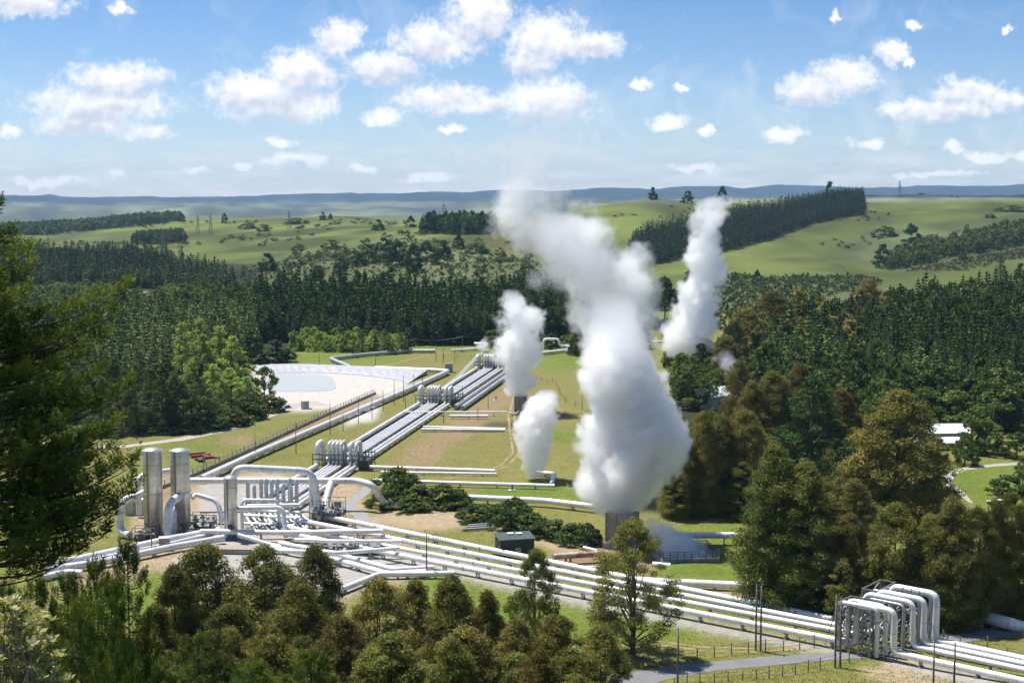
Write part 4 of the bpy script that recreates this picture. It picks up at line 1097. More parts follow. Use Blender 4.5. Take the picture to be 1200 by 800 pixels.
def bough(rng, a, b, r0, r1, n=6, wob=.06, lift=.0):
    a = np.array(a, float); b = np.array(b, float); L = np.linalg.norm(b - a); out = []
    off = rng.normal(0, wob * L, 3)
    for i in range(n):
        t = i / (n - 1); p = a * (1 - t) + b * t + off * math.sin(math.pi * t) + np.array([0, 0, lift * L * t * (1 - t)])
        out.append((p, r0 + (r1 - r0) * t))
    return out

PROFILES = {
 'ovoid': lambda t: np.sin(np.pi * np.clip(t, 0, 1) ** .8) ** .65 * (1 - .25 * t),
 'tall': lambda t: (1 - t ** 2.2) ** .7 * np.clip(.55 + t * 1.6, 0, 1),
 'dome': lambda t: np.sqrt(np.clip(1 - (t * 1.02) ** 2.4, 0, 1)),
 'cone': lambda t: np.clip(1 - t, 0, 1) ** .8 + .02,
 'egg': lambda t: np.clip(.8 + .8 * t, 0, 1) * np.clip(1 - t ** 2.2, 0, 1) ** .6,
 'plume': lambda t: np.sin(np.pi * np.clip(t, 0, 1) ** .7) ** .8,
}
def puff_tree(seed, h, w, t0, prof, npuff, pr, nleaf, L, W, droop=.5, bias=.35, trunk_r=.3, limbs=12, brown=.3, tuft=False, lean=0.0, multi=1, shell=.45):
    """trunk with limbs to leaf clumps spread through the crown's volume; clumps differ in tone, with gaps between them"""
    rng = np.random.default_rng(seed); f = PROFILES[prof]
    t = rng.random(npuff) ** (1.0 if prof == 'egg' else .9)
    # irregular outline: the crown bulges and recedes with height and side
    ang = rng.random(npuff) * 2 * np.pi
    la = .5 if prof == 'egg' else 1.0
    lob = 1 + la * (.22 * np.sin(ang * 2 + rng.random() * 6 + t * 5) + .16 * np.sin(ang * 3 - t * 9 + rng.random() * 6))
    rad = (bias + (1 - bias) * np.sqrt(rng.random(npuff))) * f(t) * (w / 2 - pr * .3) * 1.12 * lob
    c = np.stack([np.cos(ang) * rad, np.sin(ang) * rad, (t0 + t * (1 - t0)) * h - pr * .5], -1)
    c[:, 0] += lean * c[:, 2]
    c[0] = (lean * h, 0, h - pr * .75)
    prs = pr * (.55 + .75 * rng.random(npuff)) * (1.05 - .35 * t)
    ptint = np.clip(rng.normal(.42, .17, npuff) + brown * (rng.random(npuff) > .72) * .5, 0, 1)
    k = (nleaf * (prs / pr) ** 2).astype(int) + 6
    pid = np.repeat(np.arange(npuff), k); n = len(pid)
    dv = unit(rng.normal(size=(n, 3)))
    rr = (shell + (1 - shell) * rng.random(n) ** .6)
    sq = np.array([1, 1, .72])
    # ragged clump: sub-lobes push leaves out or hold them back
    rr = rr * (.8 + .35 * np.sin(dv[:, 0] * 5 + pid) * np.sin(dv[:, 1] * 5 + pid * 2.3) * np.sin(dv[:, 2] * 4 + pid * .7) + .1 * rng.normal(size=n))
    P = c[pid] + dv * (rr * prs[pid])[:, None] * sq
    nr = unit(dv * .8 + rng.normal(0, .55, (n, 3)) + np.array([0, 0, .35]))
    ax = unit(rng.normal(size=(n, 3)) + dv * .4 + np.array([0, 0, -droop * 2]))
    sc = .7 + .6 * rng.random(n)
    V = kites(P, ax, nr, L * sc, W * sc)
    tint = np.clip(ptint[pid] + rng.normal(0, .13, n), 0, 1)
    keep = np.repeat(V.reshape(n, 4, 3)[:, :, 2].min(1) > .05, 4)
    V = V[keep]; tint = tint[keep[::4]]; n = len(tint)
    segs = []
    for mtr in range(multi):
        ba = np.array([rng.normal(0, .25 * (multi > 1)), rng.normal(0, .25 * (multi > 1)), -.3])
        tp = np.array([lean * h + rng.normal(0, .12 * w * (multi > 1)), rng.normal(0, .12 * w * (multi > 1)), h * (.93 if multi == 1 else .8)])
        tr = bough(rng, ba, tp, trunk_r * (1 if multi == 1 else .65), trunk_r * .08, 9, .018)
        tr[0] = (tr[0][0], tr[0][1] * 1.5); segs.append(tr)
        order = rng.permutation(npuff)[:limbs // multi]
        for q in order:
            tt = np.clip((c[q][2] / h) * .62, .08, .8); a0 = tr[0][0] * (1 - tt) + tr[-1][0] * tt
            segs.append(bough(rng, a0, c[q], trunk_r * (.42 - .3 * tt), .03, 6, .05, .25))
    TV, TQ = tube_np(segs, 7)
    return TV, TQ, V, np.repeat(tint, 4), h, w

def conifer(seed, h, w, whorls, per, leaves, L, W, t0=.06, up=.12, power=.85, trunk_r=.22, ragged=.25, droop=0.0):
    """whorls of boughs dressed with flat needle sprays, longest low down"""
    rng = np.random.default_rng(seed)
    P = []; A = []; Nn = []; T = []; Ls = []
    for i in range(whorls):
        t = t0 + (1 - t0) * (i / whorls) ** 1.05
        z0 = t * h; R0 = w / 2 * (1 - t) ** power * (1 + rng.normal(0, .08)) + .15
        a0 = rng.random() * 6.28; wt = rng.normal(.4, .12)
        for b in range(per):
            a = a0 + 6.283 * b / per + rng.normal(0, .2); R1 = R0 * (1 - ragged + 2 * ragged * rng.random())
            if rng.random() < .07: continue
            d = np.array([math.cos(a), math.sin(a), 0]); bt = np.clip(wt + rng.normal(0, .12), 0, 1)
            upb = up + .5 * t
            for s in range(leaves):
                q = .22 + .78 * (s + rng.random() * .8) / leaves
                side = np.array([-d[1], d[0], 0]) * (rng.random() - .5) * (1.1 - q) * R1 * .75
                p = d * R1 * q + side + np.array([0, 0, z0 + R1 * q * upb - droop * R1 * q * q + rng.normal(0, .06)])
                P.append(p); A.append(d * .8 + side * .9 / (R1 + .1) + np.array([0, 0, upb + rng.normal(0, .25)])); Nn.append(np.array([0, 0, 1]) + rng.normal(0, .35, 3) + d * .2)
                T.append(np.clip(bt + (q - .5) * .35 + rng.normal(0, .1), 0, 1)); Ls.append((.6 + .8 * rng.random()) * (.55 + .6 * (1 - t)))
    for s in range(5):
        P.append(np.array([0, 0, h - .25 * s * L])); A.append(np.array([rng.normal(0, .25), rng.normal(0, .25), 1])); Nn.append(rng.normal(size=3)); T.append(.6); Ls.append(.6)
    P = np.array(P); Ls = np.array(Ls)
    V = kites(P, np.array(A), unit(np.array(Nn)), L * Ls, W * Ls)
    TV, TQ = tube_np([[(np.array([0, 0, -.3]), trunk_r * 1.3), (np.array([0, 0, h * .35]), trunk_r * .8), (np.array([0, 0, h * .97]), .03)]], 6)
    return TV, TQ, V, np.repeat(np.array(T), 4), h, w

PROTO = {}
def make_kind(kind, n, fn, leafmat, barkmat, whole=False):
    """n variants; 'whole' trees are one mesh (too small in the picture to show trunk and crown apart)"""
    L_ = []
    for i in range(n):
        TV, TQ, V, tint, h, w = fn(i)
        if whole:
            VV = np.concatenate([V, TV]); QQ = np.concatenate([quads(len(V) // 4), TQ + len(V)])
            me = np_mesh(kind, VV, QQ, [leafmat, barkmat], np.concatenate([tint, np.full(len(TV), .3)]), np.concatenate([np.zeros(len(V) // 4), np.ones(len(TQ))]))
            L_.append((me, None, h, w))
        else:
            L_.append((np_mesh('crown', V, quads(len(V) // 4), [leafmat], tint), np_mesh('trunk', TV, TQ, [barkmat], smooth=True), h, w))
    PROTO[kind] = L_
mk = make_kind
mk('gum', 4, lambda i: puff_tree(100 + i, 20, 10, .03, 'egg', 270, 1.6, 400, .26, .125, .4, .22, .34, 12, .4), M['euc'], M['bark'])
mk('gum_brown', 3, lambda i: puff_tree(200 + i, 20, 10.5, .02, 'egg', 270, 1.6, 400, .26, .125, .4, .22, .34, 12, .4), M['euc_brown'], M['bark'])
mk('gum_column', 3, lambda i: puff_tree(300 + i, 26, 10.5, .05, 'egg', 300, 1.7, 360, .30, .14, .45, .25, .5, 18, .35), M['euc_green'], M['bark'])
mk('gum_open', 2, lambda i: puff_tree(400 + i, 20, 11, .17, 'egg', 170, 1.4, 330, .27, .12, .45, .45, .34, 26, .35, multi=2 if i == 0 else 1), M['euc'], M['bark'])
mk('gum_young', 3, lambda i: puff_tree(500 + i, 12, 6, .05, 'ovoid', 62, 1.15, 130, .42, .17, .4, .4, .2, 8, .6), M['euc'], M['bark_pale'])
mk('broad', 3, lambda i: puff_tree(600 + i, 12, 10, .12, 'dome', 64, 1.6, 130, .52, .36, .1, .5, .3, 10, .1), M['broad'], M['bark'])
mk('lime', 2, lambda i: puff_tree(650 + i, 12, 9, .12, 'dome', 58, 1.4, 120, .50, .36, .1, .5, .3, 10, .1), M['broad_lime'], M['bark'])
mk('bush', 4, lambda i: puff_tree(700 + i, 3.6, 5.2, -.08, 'dome', 62, .8, 105, .34, .22, .1, .5, .08, 5, .1), M['bush'], M['bark'])
mk('poplar', 3, lambda i: puff_tree(750 + i, 16, 7, .06, 'plume', 66, 1.2, 95, .40, .28, .0, .4, .25, 10, .1), M['poplar'], M['bark'])
mk('olive_pine', 3, lambda i: puff_tree(800 + i, 17, 10, .06, 'cone', 90, 1.35, 110, .60, .16, -.2, .55, .3, 10, .1), M['pine_olive'], M['bark'], )
mk('dark_pine', 3, lambda i: puff_tree(830 + i, 24, 12, .05, 'tall', 120, 1.7, 125, .70, .17, -.25, .5, .4, 14, .0), M['pine'], M['bark'])
mk('conifer', 5, lambda i: conifer(900 + i, 24, 7.5, 24, 7, 8, 1.25, .50, .05), M['pine'], M['bark'], True)
mk('conifer_mid', 4, lambda i: conifer(920 + i, 24, 7.5, 24, 7, 8, 1.25, .50, .05), M['pine_mid'], M['bark'], True)
mk('sapling_conifer', 3, lambda i: conifer(950 + i, 9, 5, 14, 7, 7, .8, .36, .02), M['broad'], M['bark'], True)
mk('small_dark', 3, lambda i: puff_tree(970 + i, 10, 8, -.1, 'egg', 44, 1.6, 60, .9, .5, .1, .5, .2, 4, .0), M['pine'], M['bark'], True)
mk('small_broad', 3, lambda i: puff_tree(980 + i, 10, 10, -.15, 'egg', 44, 1.6, 60, .9, .5, .1, .5, .2, 4, .0), M['bush'], M['bark'], True)

VAR = {}
def plant_at(kind, loc, h, w, label, cat='tree', group=None, name=None, rz=None, var=None):
    L_ = PROTO[kind]; VAR[kind] = VAR.get(kind, -1) + 1
    crown, trunk, H0, W0 = L_[(VAR[kind] if var is None else var) % len(L_)]
    rz = R.random() * 6.28 if rz is None else rz
    s = (w / W0, w / W0, h / H0)
    nm = name or {'gum': 'gum_tree', 'gum_brown': 'gum_tree', 'gum_column': 'gum_tree', 'gum_open': 'gum_tree', 'gum_young': 'gum_tree', 'broad': 'broadleaf_tree', 'lime': 'broadleaf_tree',
                  'olive_pine': 'pine_tree', 'dark_pine': 'pine_tree', 'conifer': 'conifer', 'conifer_mid': 'conifer', 'sapling_conifer': 'young_conifer', 'small_dark': 'small_tree', 'small_broad': 'small_tree', 'poplar': 'poplar_tree', 'bush': 'bush'}[kind]
    if trunk is None:
        o = link(nm, crown, None, loc); o.scale = s; o.rotation_euler = (0, 0, rz)
        return tag(o, label, cat, group)
    e = empty(nm, loc, label, cat, group); e.rotation_euler = (0, 0, rz); e.scale = s
    link('trunk', trunk, e); link('crown', crown, e)
    return e
def tree(kind, px, topy, w_px, label, d=None, base=None, group=None, cat='tree', **k):
    """a tree whose foot stands on the terrain in photo column px, its tip at photo row topy"""
    loc = ground_at(px, d) if base is None else ground_pix(px, base)
    top = PD(px, topy, loc.y)
    h = max(1.0, top.z - loc.z); w = w_px * loc.y / F * {'gum': 1.15, 'gum_brown': 1.15, 'gum_column': 1.1, 'bush': 1.3, 'gum_open': 1.08, 'broad': 1.15, 'olive_pine': 1.2, 'poplar': 1.15}.get(kind, 1.0)
    return plant_at(kind, loc, h, w, label, cat, group, **k)

# --- the row of gum trees along the bottom of the picture
FT = [('gum', 243, 633, 78, 172, 'olive gum tree with a blunt rounded crown below the grey cabinet'),
 ('gum', 208, 660, 56, 166, 'olive gum tree with a lower crown on the left flank of the blunt one'),
 ('gum', 312, 638, 84, 170, 'broad olive gum tree directly below the blue-based vessel'),
 ('gum', 372, 634, 58, 172, 'pointed gum tree just left of the bend in the white branch pipes'),
 ('gum_brown', 352, 676, 74, 138, 'brown-tipped gum tree in front of the pointed one'),
 ('gum', 271, 704, 66, 132, 'small olive gum tree in front of the blunt rounded one'),
 ('gum_brown', 446, 672, 74, 158, 'brownish gum tree with a dome top under the grey branch pipe'),
 ('gum_brown', 488, 677, 52, 166, 'slender brownish gum tree between two broader ones below the tall power pole'),
 ('gum', 529, 672, 62, 160, 'tall dark-sided gum tree at the edge of the bright lawn'),
 ('gum_brown', 571, 690, 50, 158, 'narrow gum tree standing against the bright lawn strip'),
 ('gum_brown', 402, 716, 74, 125, 'rusty brown gum tree low in front, left of the dome-topped one'),
 ('gum', 460, 740, 84, 112, 'wide gum tree at the bottom edge below the dome-topped one'),
 ('gum_brown', 547, 733, 84, 116, 'wide brown gum tree at the bottom edge beneath the narrow one'),
 ('gum_brown', 606, 722, 54, 138, 'rust-topped gum tree leaning out left of the open-crowned one'),
 ('gum_brown', 653, 716, 64, 148, 'rust-brown bushy gum tree at the foot of the open-crowned one'),
 ('gum', 704, 729, 54, 152, 'dark green gum tree at the end of the row, beside the asphalt road'),
 ('gum', 606, 764, 70, 116, 'gum tree cut by the bottom edge between the two rusty ones'),
 ('gum_brown', 322, 742, 72, 100, 'brown gum tree at the bottom edge below the broad olive one'),
 ('gum', 186, 706, 58, 138, 'gum tree at the left end of the row, next to the grassy slope'),
 ('gum_brown', 172, 738, 64, 112, 'brown gum tree half lost in the shade at the left end of the row'),
 ('gum', 672, 766, 58, 120, 'gum tree at the bottom edge left of the road end')]
for k, px, ty, w, d, lab in FT: tree(k, px, ty, w * 1.32, lab, d=d, group='gum trees along the bottom edge' if k != 'dark_pine' else 'pine crowns at the bottom edge')
_rg = np.random.default_rng(77)
for i in range(22):
    px = 150 + i * 25 + _rg.uniform(-8, 8); d = _rg.uniform(96, 140)
    low = 738 if px < 400 else 752
    tree('gum_brown' if _rg.random() < .5 else 'gum', px, low + _rg.uniform(-12, 44), 74, 'olive brown gum crown packed into the lower rows of trees along the bottom edge', d=d, group='gum trees along the bottom edge')
tree('gum_open', 627, 640, 66, 'open-crowned gum tree with its bare trunk showing in front of the steam mains', d=188, var=1)
tree('gum_open', 742, 604, 96, 'dark gum tree with forked trunk standing alone in front of the concrete tower', base=768, var=0)
# --- gum trees on the right
RT = [('gum_column', 905, 519, 84, 712, 'tallest gum tree, leafy to the ground, on the left of the right-hand pair'), ('gum_column', 941, 538, 86, 716, 'tall bronze-tinged gum tree on the right of the right-hand pair'),
 ('gum_young', 986, 655, 46, 738, 'short bushy gum sapling tucked against the left end of the road crossing'), ('gum_brown', 994, 600, 58, 716, 'thin brownish gum tree behind the left end of the road crossing'),
 ('gum', 1048, 586, 74, 724, 'olive gum tree with a rounded top straight behind the pipe loops'), ('gum', 1087, 600, 58, 728, 'gum tree whose dark trunk stands just right of the tallest pipe loop'),
 ('gum', 1113, 580, 70, 733, 'gum tree rising in front of the fat silver pipe'), ('gum_open', 1142, 590, 54, 733, 'thin-crowned gum tree second from the fat pipe end'),
 ('gum', 1163, 583, 52, 726, 'gum tree with high crown above the end of the fat silver pipe'), ('gum_open', 1181, 574, 56, 722, 'bare-trunked gum tree where the road leaves the picture'),
 ('gum_brown', 1204, 580, 62, 722, 'brown gum tree cut by the right edge above the road'), ('gum', 1240, 585, 70, 720, 'gum tree just beyond the right edge'), ('gum_brown', 1022, 640, 46, 712, 'low brown gum tree behind the rear pipe loops')]
for k, px, ty, w, b, lab in RT[:-2] + RT[-1:]: tree(k, px, ty, w, lab, base=b, group='gum trees on the right of the field')
MT = [('gum_brown', 1050, 455, 118, 612, 'huge brown gum tree with a broad drooping crown left of the white-roofed building'), ('dark_pine', 950, 440, 104, 572, 'big dark pine standing between the brown gum trees'),
 ('gum_brown', 1000, 500, 60, 575, 'brown gum tree filling the gap between the dark pine and the huge brown gum'), ('gum_brown', 962, 556, 56, 640, 'brown gum tree lit along its top, below the big dark pine'),
 ('gum_brown', 1000, 560, 54, 645, 'low bronze gum tree in front of the foot of the huge brown gum'), ('dark_pine', 1098, 512, 44, 600, 'dark pine against the right flank of the huge brown gum'),
 ('gum_brown', 872, 478, 62, 596, 'rounded brown gum tree right of the cream shed'), ('gum', 846, 486, 48, 600, 'olive gum tree just below the cream shed'),
 ('gum_brown', 822, 478, 46, 603, 'brown gum tree left of the cream shed'), ('gum_brown', 803, 505, 40, 604, 'brown gum tree at the edge of the biggest plume'),
 ('gum', 792, 545, 36, 606, 'small gum tree with shaded trunk nearest the biggest plume'), ('gum', 826, 540, 40, 605, 'gum tree with a bare lower trunk behind the steaming basin'),
 ('gum_brown', 848, 535, 38, 604, 'brown gum tree close left of the tallest gum'), ('gum', 870, 540, 44, 606, 'greyish gum tree between the lawn and the tallest gum'),
 ('gum_brown', 893, 505, 52, 575, 'brown gum tree behind the tallest gum tree'), ('gum_brown', 880, 445, 50, 548, 'brown gum tree in the mixed belt above the cream shed'),
 ('gum', 905, 432, 54, 545, 'olive gum tree high in the mixed belt above the cream shed'), ('gum_brown', 935, 425, 54, 540, 'dark bronze gum tree behind the big dark pine'),
 ('lime', 898, 397, 44, 452, 'yellow-green tree glowing among dark conifers at the right of the plumes'), ('gum_brown', 864, 420, 44, 520, 'brown gum tree left of the yellow-green one'),
 ('broad', 812, 425, 50, 478, 'leafy green tree under the right-hand plume'), ('broad', 838, 432, 40, 470, 'leafy green tree beside the wisp of steam above the cream shed'),
 ('gum', 850, 392, 40, 455, 'dark gum tree right of the right-hand plume'), ('gum_brown', 875, 360, 52, 430, 'brown gum tree at the edge of the conifers right of the plumes'), ('gum_brown', 905, 340, 56, 415, 'bronze gum tree rising over the conifers right of the plumes'),
 ('gum_brown', 1016, 325, 42, 395, 'tall brown gum tree poking above the right-hand conifers'), ('lime', 1065, 366, 70, 425, 'round-topped pale green tree amid the right-hand conifers'),
 ('broad', 1085, 452, 44, 497, 'bright green tree directly behind the white roof'), ('broad', 1120, 455, 52, 500, 'domed green tree right behind the white-roofed building'), ('broad', 1165, 440, 66, 505, 'largest domed green tree right of the white-roofed building'),
 ('broad', 1195, 446, 52, 505, 'domed green tree at the right edge above the lawn'), ('broad', 1138, 488, 30, 531, 'small dark green tree at the right gable of the white-roofed building'), ('broad', 1155, 488, 36, 532, 'spreading green tree on the lawn edge right of the white roofs'),
 ('bush', 1182, 556, 36, 581, 'dark round bush on the right-hand lawn'), ('dark_pine', 1198, 535, 24, 580, 'narrow dark pine at the right edge of the lawn'), ('broad', 1192, 505, 28, 536, 'green tree at the right edge where the lawn path ends'), ('broad', 1131, 513, 26, 545, 'small green tree before the lean-to of the white-roofed building'),
 ('broad', 1035, 440, 50, 520, 'green tree peeping over the huge brown gum'), ('gum_brown', 985, 455, 50, 540, 'brown gum tree right of the top of the big dark pine')]
for k, px, ty, w, b, lab in MT: tree(k, px, ty, w, lab, base=b, group='mixed trees right of the steam field' if k != 'bush' else None, cat='bush' if k == 'bush' else 'tree')
# --- left of the pond: olive pines, pale poplars
LP = [(112, 425, 470), (135, 418, 480), (160, 424, 500), (178, 430, 503), (205, 433, 505), (228, 428, 503), (148, 432, 508), (120, 440, 510), (98, 430, 505), (215, 445, 506), (190, 440, 507), (240, 441, 497), (80, 425, 500), (60, 420, 505)]
LPL = ['front of the stand, above the gravel path', 'top of the stand']
for i, (px, ty, b) in enumerate(LP): tree('olive_pine', px, ty, 44, 'bushy olive green pine in the stand behind the gravel path, left of the poplars', base=b, group='olive pines left of the pond')
PT = [(236, 372, 34, 470, 'pale green poplar with the highest crown, at the left of the poplar clump'), (258, 380, 34, 468, 'pale poplar in the middle of the clump left of the pond'), (274, 392, 38, 470, 'pale poplar on the right of the clump left of the pond'),
 (215, 376, 26, 462, 'slim pale poplar at the far left of the clump, among dark conifers'), (250, 425, 32, 486, 'lower green poplar in front of the clump left of the pond'), (270, 430, 36, 484, 'rounded green poplar standing before the pond corner'), (290, 440, 30, 482, 'small green poplar close to the pond edge')]
for px, ty, w, b, lab in PT: tree('poplar', px, ty, w, lab, base=b, group='poplars left of the pond')
tree('broad', 311, 428, 26, 'slim green tree standing in front of the pond water', base=472)
for px, ty, w, b, lab in [(296, 392, 40, 430, 'dark leafy tree at the far pond corner'), (322, 398, 36, 424, 'dark leafy tree sloping down to the strip of grass beyond the pond'), (336, 408, 26, 424, 'low dark leafy tree at the end of the dark clump beyond the pond'), (286, 410, 30, 446, 'dark leafy tree overhanging the pond corner')]:
    tree('small_dark', px, ty, w, lab, base=b, group='dark trees at the far pond corner')
# --- the chain of bushes from the nearest rack to the tower
BT = [(467, 546, 44, 578, 'dark rounded bush, tallest at the left end of the bush chain'), (492, 567, 46, 592, 'green bush second from the left of the bush chain'), (455, 572, 36, 594, 'low dark bush near the footpath'), (520, 566, 46, 593, 'bright green broad bush in the middle of the bush chain'), (478, 582, 40, 597, 'low bush in front of the tallest one'),
 (538, 577, 34, 594, 'small green bush at the right end of the upper bush group'), (560, 590, 40, 608, 'bush starting the lower half of the chain'), (583, 590, 40, 612, 'green bush right of the start of the lower half of the chain'), (602, 581, 42, 619, 'tall grey-topped bush midway along the chain'), (625, 600, 40, 625, 'bush beside the dark shed'),
 (648, 608, 38, 630, 'bush between the dark shed and the tower'), (670, 612, 36, 636, 'bush next to last in the chain before the tower'), (688, 612, 30, 637, 'last bush of the chain beside the tower'), (610, 604, 34, 624, 'low bush at the foot of the grey-topped one')]
for px, ty, w, b, lab in BT: tree('bush', px, ty, w, lab, base=b, group='bushes between the field and the steam mains', cat='bush')
for px, ty, w, b, lab in [(200, 492, 34, 507, 'low bush at the foot of the olive pines by the gravel path'), (222, 490, 36, 506, 'second low bush along the gravel path'), (246, 482, 36, 503, 'low yellowish bush by the gravel path'), (270, 478, 34, 498, 'low bush on the bend of the gravel path'), (292, 470, 36, 491, 'low bush between path and poplars'), (315, 462, 34, 482, 'low bush at the pond end of the gravel path'), (178, 494, 30, 508, 'low bush at the left end of the path hedge'),
   (690, 508, 18, 517, 'small bush near the right side of the field by the big plume'), (678, 393, 22, 416, 'dark bush at the end of the far pipes'), (655, 398, 0, 0, '')][:9]:
    tree('bush', px, ty, w, lab, base=b, cat='bush', group='low bushes by the paths')
for i in range(9):
    px = 398 + i * 10 + R.uniform(-4, 4); ty = 378 + R.uniform(0, 14)
    tree('sapling_conifer', px, ty, 22, 'pale young conifer at the near foot of the conifer wood, above the far bent pipe', base=413 + R.uniform(-3, 2), group='young conifers beyond the pond')

# --- woods: the nearest trees one by one, the rest as masses
def far_mass(name, pts, mesh_fn, leafmat, hs, ws, spread=.27):
    """many distant trees as one mesh: pts (n,3), heights, widths"""
    protos = [mesh_fn(i) for i in range(4)]
    Vs = []; Ts = []; rng = np.random.default_rng(len(pts))
    for i, p in enumerate(pts):
        V, tint, h, w = protos[i % 4]
        a = rng.random() * 6.28; ca, sa = math.cos(a), math.sin(a)
        sx = ws[i] / w; sz = hs[i] / h
        Q = np.stack([(V[:, 0] * ca - V[:, 1] * sa) * sx + p[0], (V[:, 0] * sa + V[:, 1] * ca) * sx + p[1], V[:, 2] * sz + p[2]], -1)
        Vs.append(Q); Ts.append(np.clip(tint + rng.normal(0, spread), 0, 1))
    V = np.concatenate(Vs); o = V[0].copy()
    return link(name, np_mesh(name, V - o, quads(len(V) // 4), [leafmat], np.concatenate(Ts)), None, o)
def mass_conifer(i, wh=12, per=5, lv=3): 
    r = conifer(1000 + i, 22, 7.0, wh, per, lv, 2.3, 1.05, .1); return r[2], r[3], r[4], r[5]
def mass_round(i, npf=14, nl=16):
    r = puff_tree(1100 + i, 10, 9, .0, 'dome', npf, 2.2 if npf < 20 else 1.7, nl, 1.6 if npf < 20 else 1.0, 1.0 if npf < 20 else .6, .1, .5, .2, 2, .1); return r[2], r[3], r[4], r[5]
def mass_scrub(i):
    r = puff_tree(1200 + i, 2.2, 4.2, -.1, 'dome', 7, 1.0, 9, 1.1, .7, .1, .5, .1, 2, .1); return r[2], r[3], r[4], r[5]

def scatter(poly, spacing, d0, d1, seed):
    """jittered planting inside an outline drawn in photo pixels on the ground"""
    rng = np.random.default_rng(seed); poly = np.array(poly, float)
    us = (poly[:, 0] - 600) / F
    xs = np.arange(us.min() * d1 - 10 if us.min() < 0 else us.min() * d0 - 10, (us.max() * d1 if us.max() > 0 else us.max() * d0) + 10, spacing)
    ys = np.arange(d0, d1, spacing)
    X, Y = np.meshgrid(xs, ys); X = X.ravel() + rng.uniform(-.42, .42, X.size) * spacing; Y = Y.ravel() + rng.uniform(-.42, .42, Y.size) * spacing
    Z = terr(X, Y); px, py = proj(X, Y, Z)
    m = inpoly(px, py, [tuple(q) for q in poly])
    return X[m], Y[m], Z[m], px[m], py[m]
LEAF = ['pine', 'pine_mid', 'pine', 'pine_blue', 'pine', 'pine_mid']
FORESTS = [  # stand, outline of its floor in photo pixels, spacing, depth range, height, width
 ('centre', [(296,402),(300,372),(420,366),(560,366),(640,368),(672,388),(664,404),(560,405),(505,405),(470,405),(400,402)], 4.9, 640, 860, 22, 7.0),
 ('left near', [(30,470),(60,428),(150,392),(230,375),(296,378),(302,405),(285,425),(255,440),(222,452),(170,458),(110,462),(70,480)], 5.6, 480, 880, 20, 6.6),
 ('left', [(-90,430),(-60,374),(20,373),(150,374),(300,376),(320,384),(250,384),(160,393),(60,430)], 6.2, 520, 900, 15.5, 7.0),
 ('left back', [(-90,335),(-60,306),(30,305),(120,308),(190,313),(262,333),(300,350),(200,340),(60,334)], 6.6, 950, 1500, 22, 8.0),
 ('right', [(905,425),(912,405),(960,386),(1100,373),(1200,359),(1300,352),(1300,440),(1200,470),(1120,468),(1040,448),(960,430)], 5.8, 500, 1120, 22, 7.6),
 ('right side', [(890,430),(920,425),(1040,450),(1120,470),(1300,475),(1300,492),(1140,492),(1040,480),(940,470),(900,465)], 8.5, 420, 620, 20, 9.0),
]
cands = []
for si, (nm, poly, sp, d0, d1, h, w) in enumerate(FORESTS):
    X, Y, Z, px, py = scatter(poly, sp, d0, d1, 50 + si)
    rng = np.random.default_rng(si)
    H = h * (.62 + .36 * rng.random(len(X)) + .10 * rng.normal(size=len(X)) + .75 * (fbm(X / 45, Y / 45, 5 + si, 3) - .43))
    gap = fbm(X / 38, Y / 60, 31 + si, 3)
    H = np.where(gap > (.60 if si != 0 else .9), H * .45, H)
    for i in range(len(X)): cands.append((si, X[i], Y[i], Z[i], H[i], w * (.8 + .4 * rng.random()), px[i]))
vis = [c for c in cands if 0 < c[6] < 1210]
vis.sort(key=lambda c: -c[4] / c[2])
# trees hidden behind others of their stand show least; the ones at each stand's near edge show largest
edge = {}
for c in vis:
    k = (c[0], int(c[6] / 7)); edge.setdefault(k, []).append(c)
pick = []
for k, L_ in edge.items():
    L_.sort(key=lambda c: c[2]); pick += [(q, i) for i, q in enumerate(L_[:4])]
pick.sort(key=lambda t: (t[1], -t[0][4] / t[0][2])); chosen = [t[0] for t in pick[:292]]
chs = set(id(c) for c in chosen)
SL = ['tall dark conifer along the front of the wood at the foot of the scrubby hillside', 'dark close-set conifer in the plantation behind the olive pines', 'dark conifer in the wood on the far left, beyond the big pine',
      'bluish conifer in the far wood below the left-hand pasture', 'dark green conifer in the wood on the right, above the white roofs', 'conifer at the near edge of the right-hand wood']
SG = ['conifers of the wood behind the steam field', 'conifers of the plantation behind the olive pines', 'conifers of the far left wood', 'conifers below the left pasture', 'conifers of the right-hand wood', 'conifers at the near edge of the right-hand wood']
for c in chosen: plant_at('conifer' if LEAF[c[0]] == 'pine' else 'conifer_mid', Vector((c[1], c[2], c[3])), c[4], c[5], SL[c[0]], 'conifer', SG[c[0]])
for si, (nm, *_r) in enumerate(FORESTS):
    rest = [c for c in cands if c[0] == si and id(c) not in chs]
    if not rest: continue
    o = far_mass('conifer_forest', np.array([(c[1], c[2], c[3]) for c in rest]), (lambda i: mass_conifer(i, 14, 6, 4)) if si in (0, 1, 4, 5) else mass_conifer, M[LEAF[si]], [c[4] for c in rest], [c[5] * 1.1 for c in rest])
    tag(o, kind='stuff')
def wood(name, poly, sp, d0, d1, h, w, fn, mat, seed, kind='stuff', hv=.3, clump=0.0):
    X, Y, Z, px, py = scatter(poly, sp, d0, d1, seed)
    if clump:
        m = fbm(X / 90, Y / 160, seed, 3) > clump; X, Y, Z = X[m], Y[m], Z[m]
    if not len(X): return
    rng = np.random.default_rng(seed); k = 1 - hv / 2 + hv * rng.random(len(X)) + .08 * rng.normal(size=len(X))
    tag(far_mass(name, np.stack([X, Y, Z], -1), fn, mat, h * k, w * (.8 + .4 * rng.random(len(X)))), kind=kind)
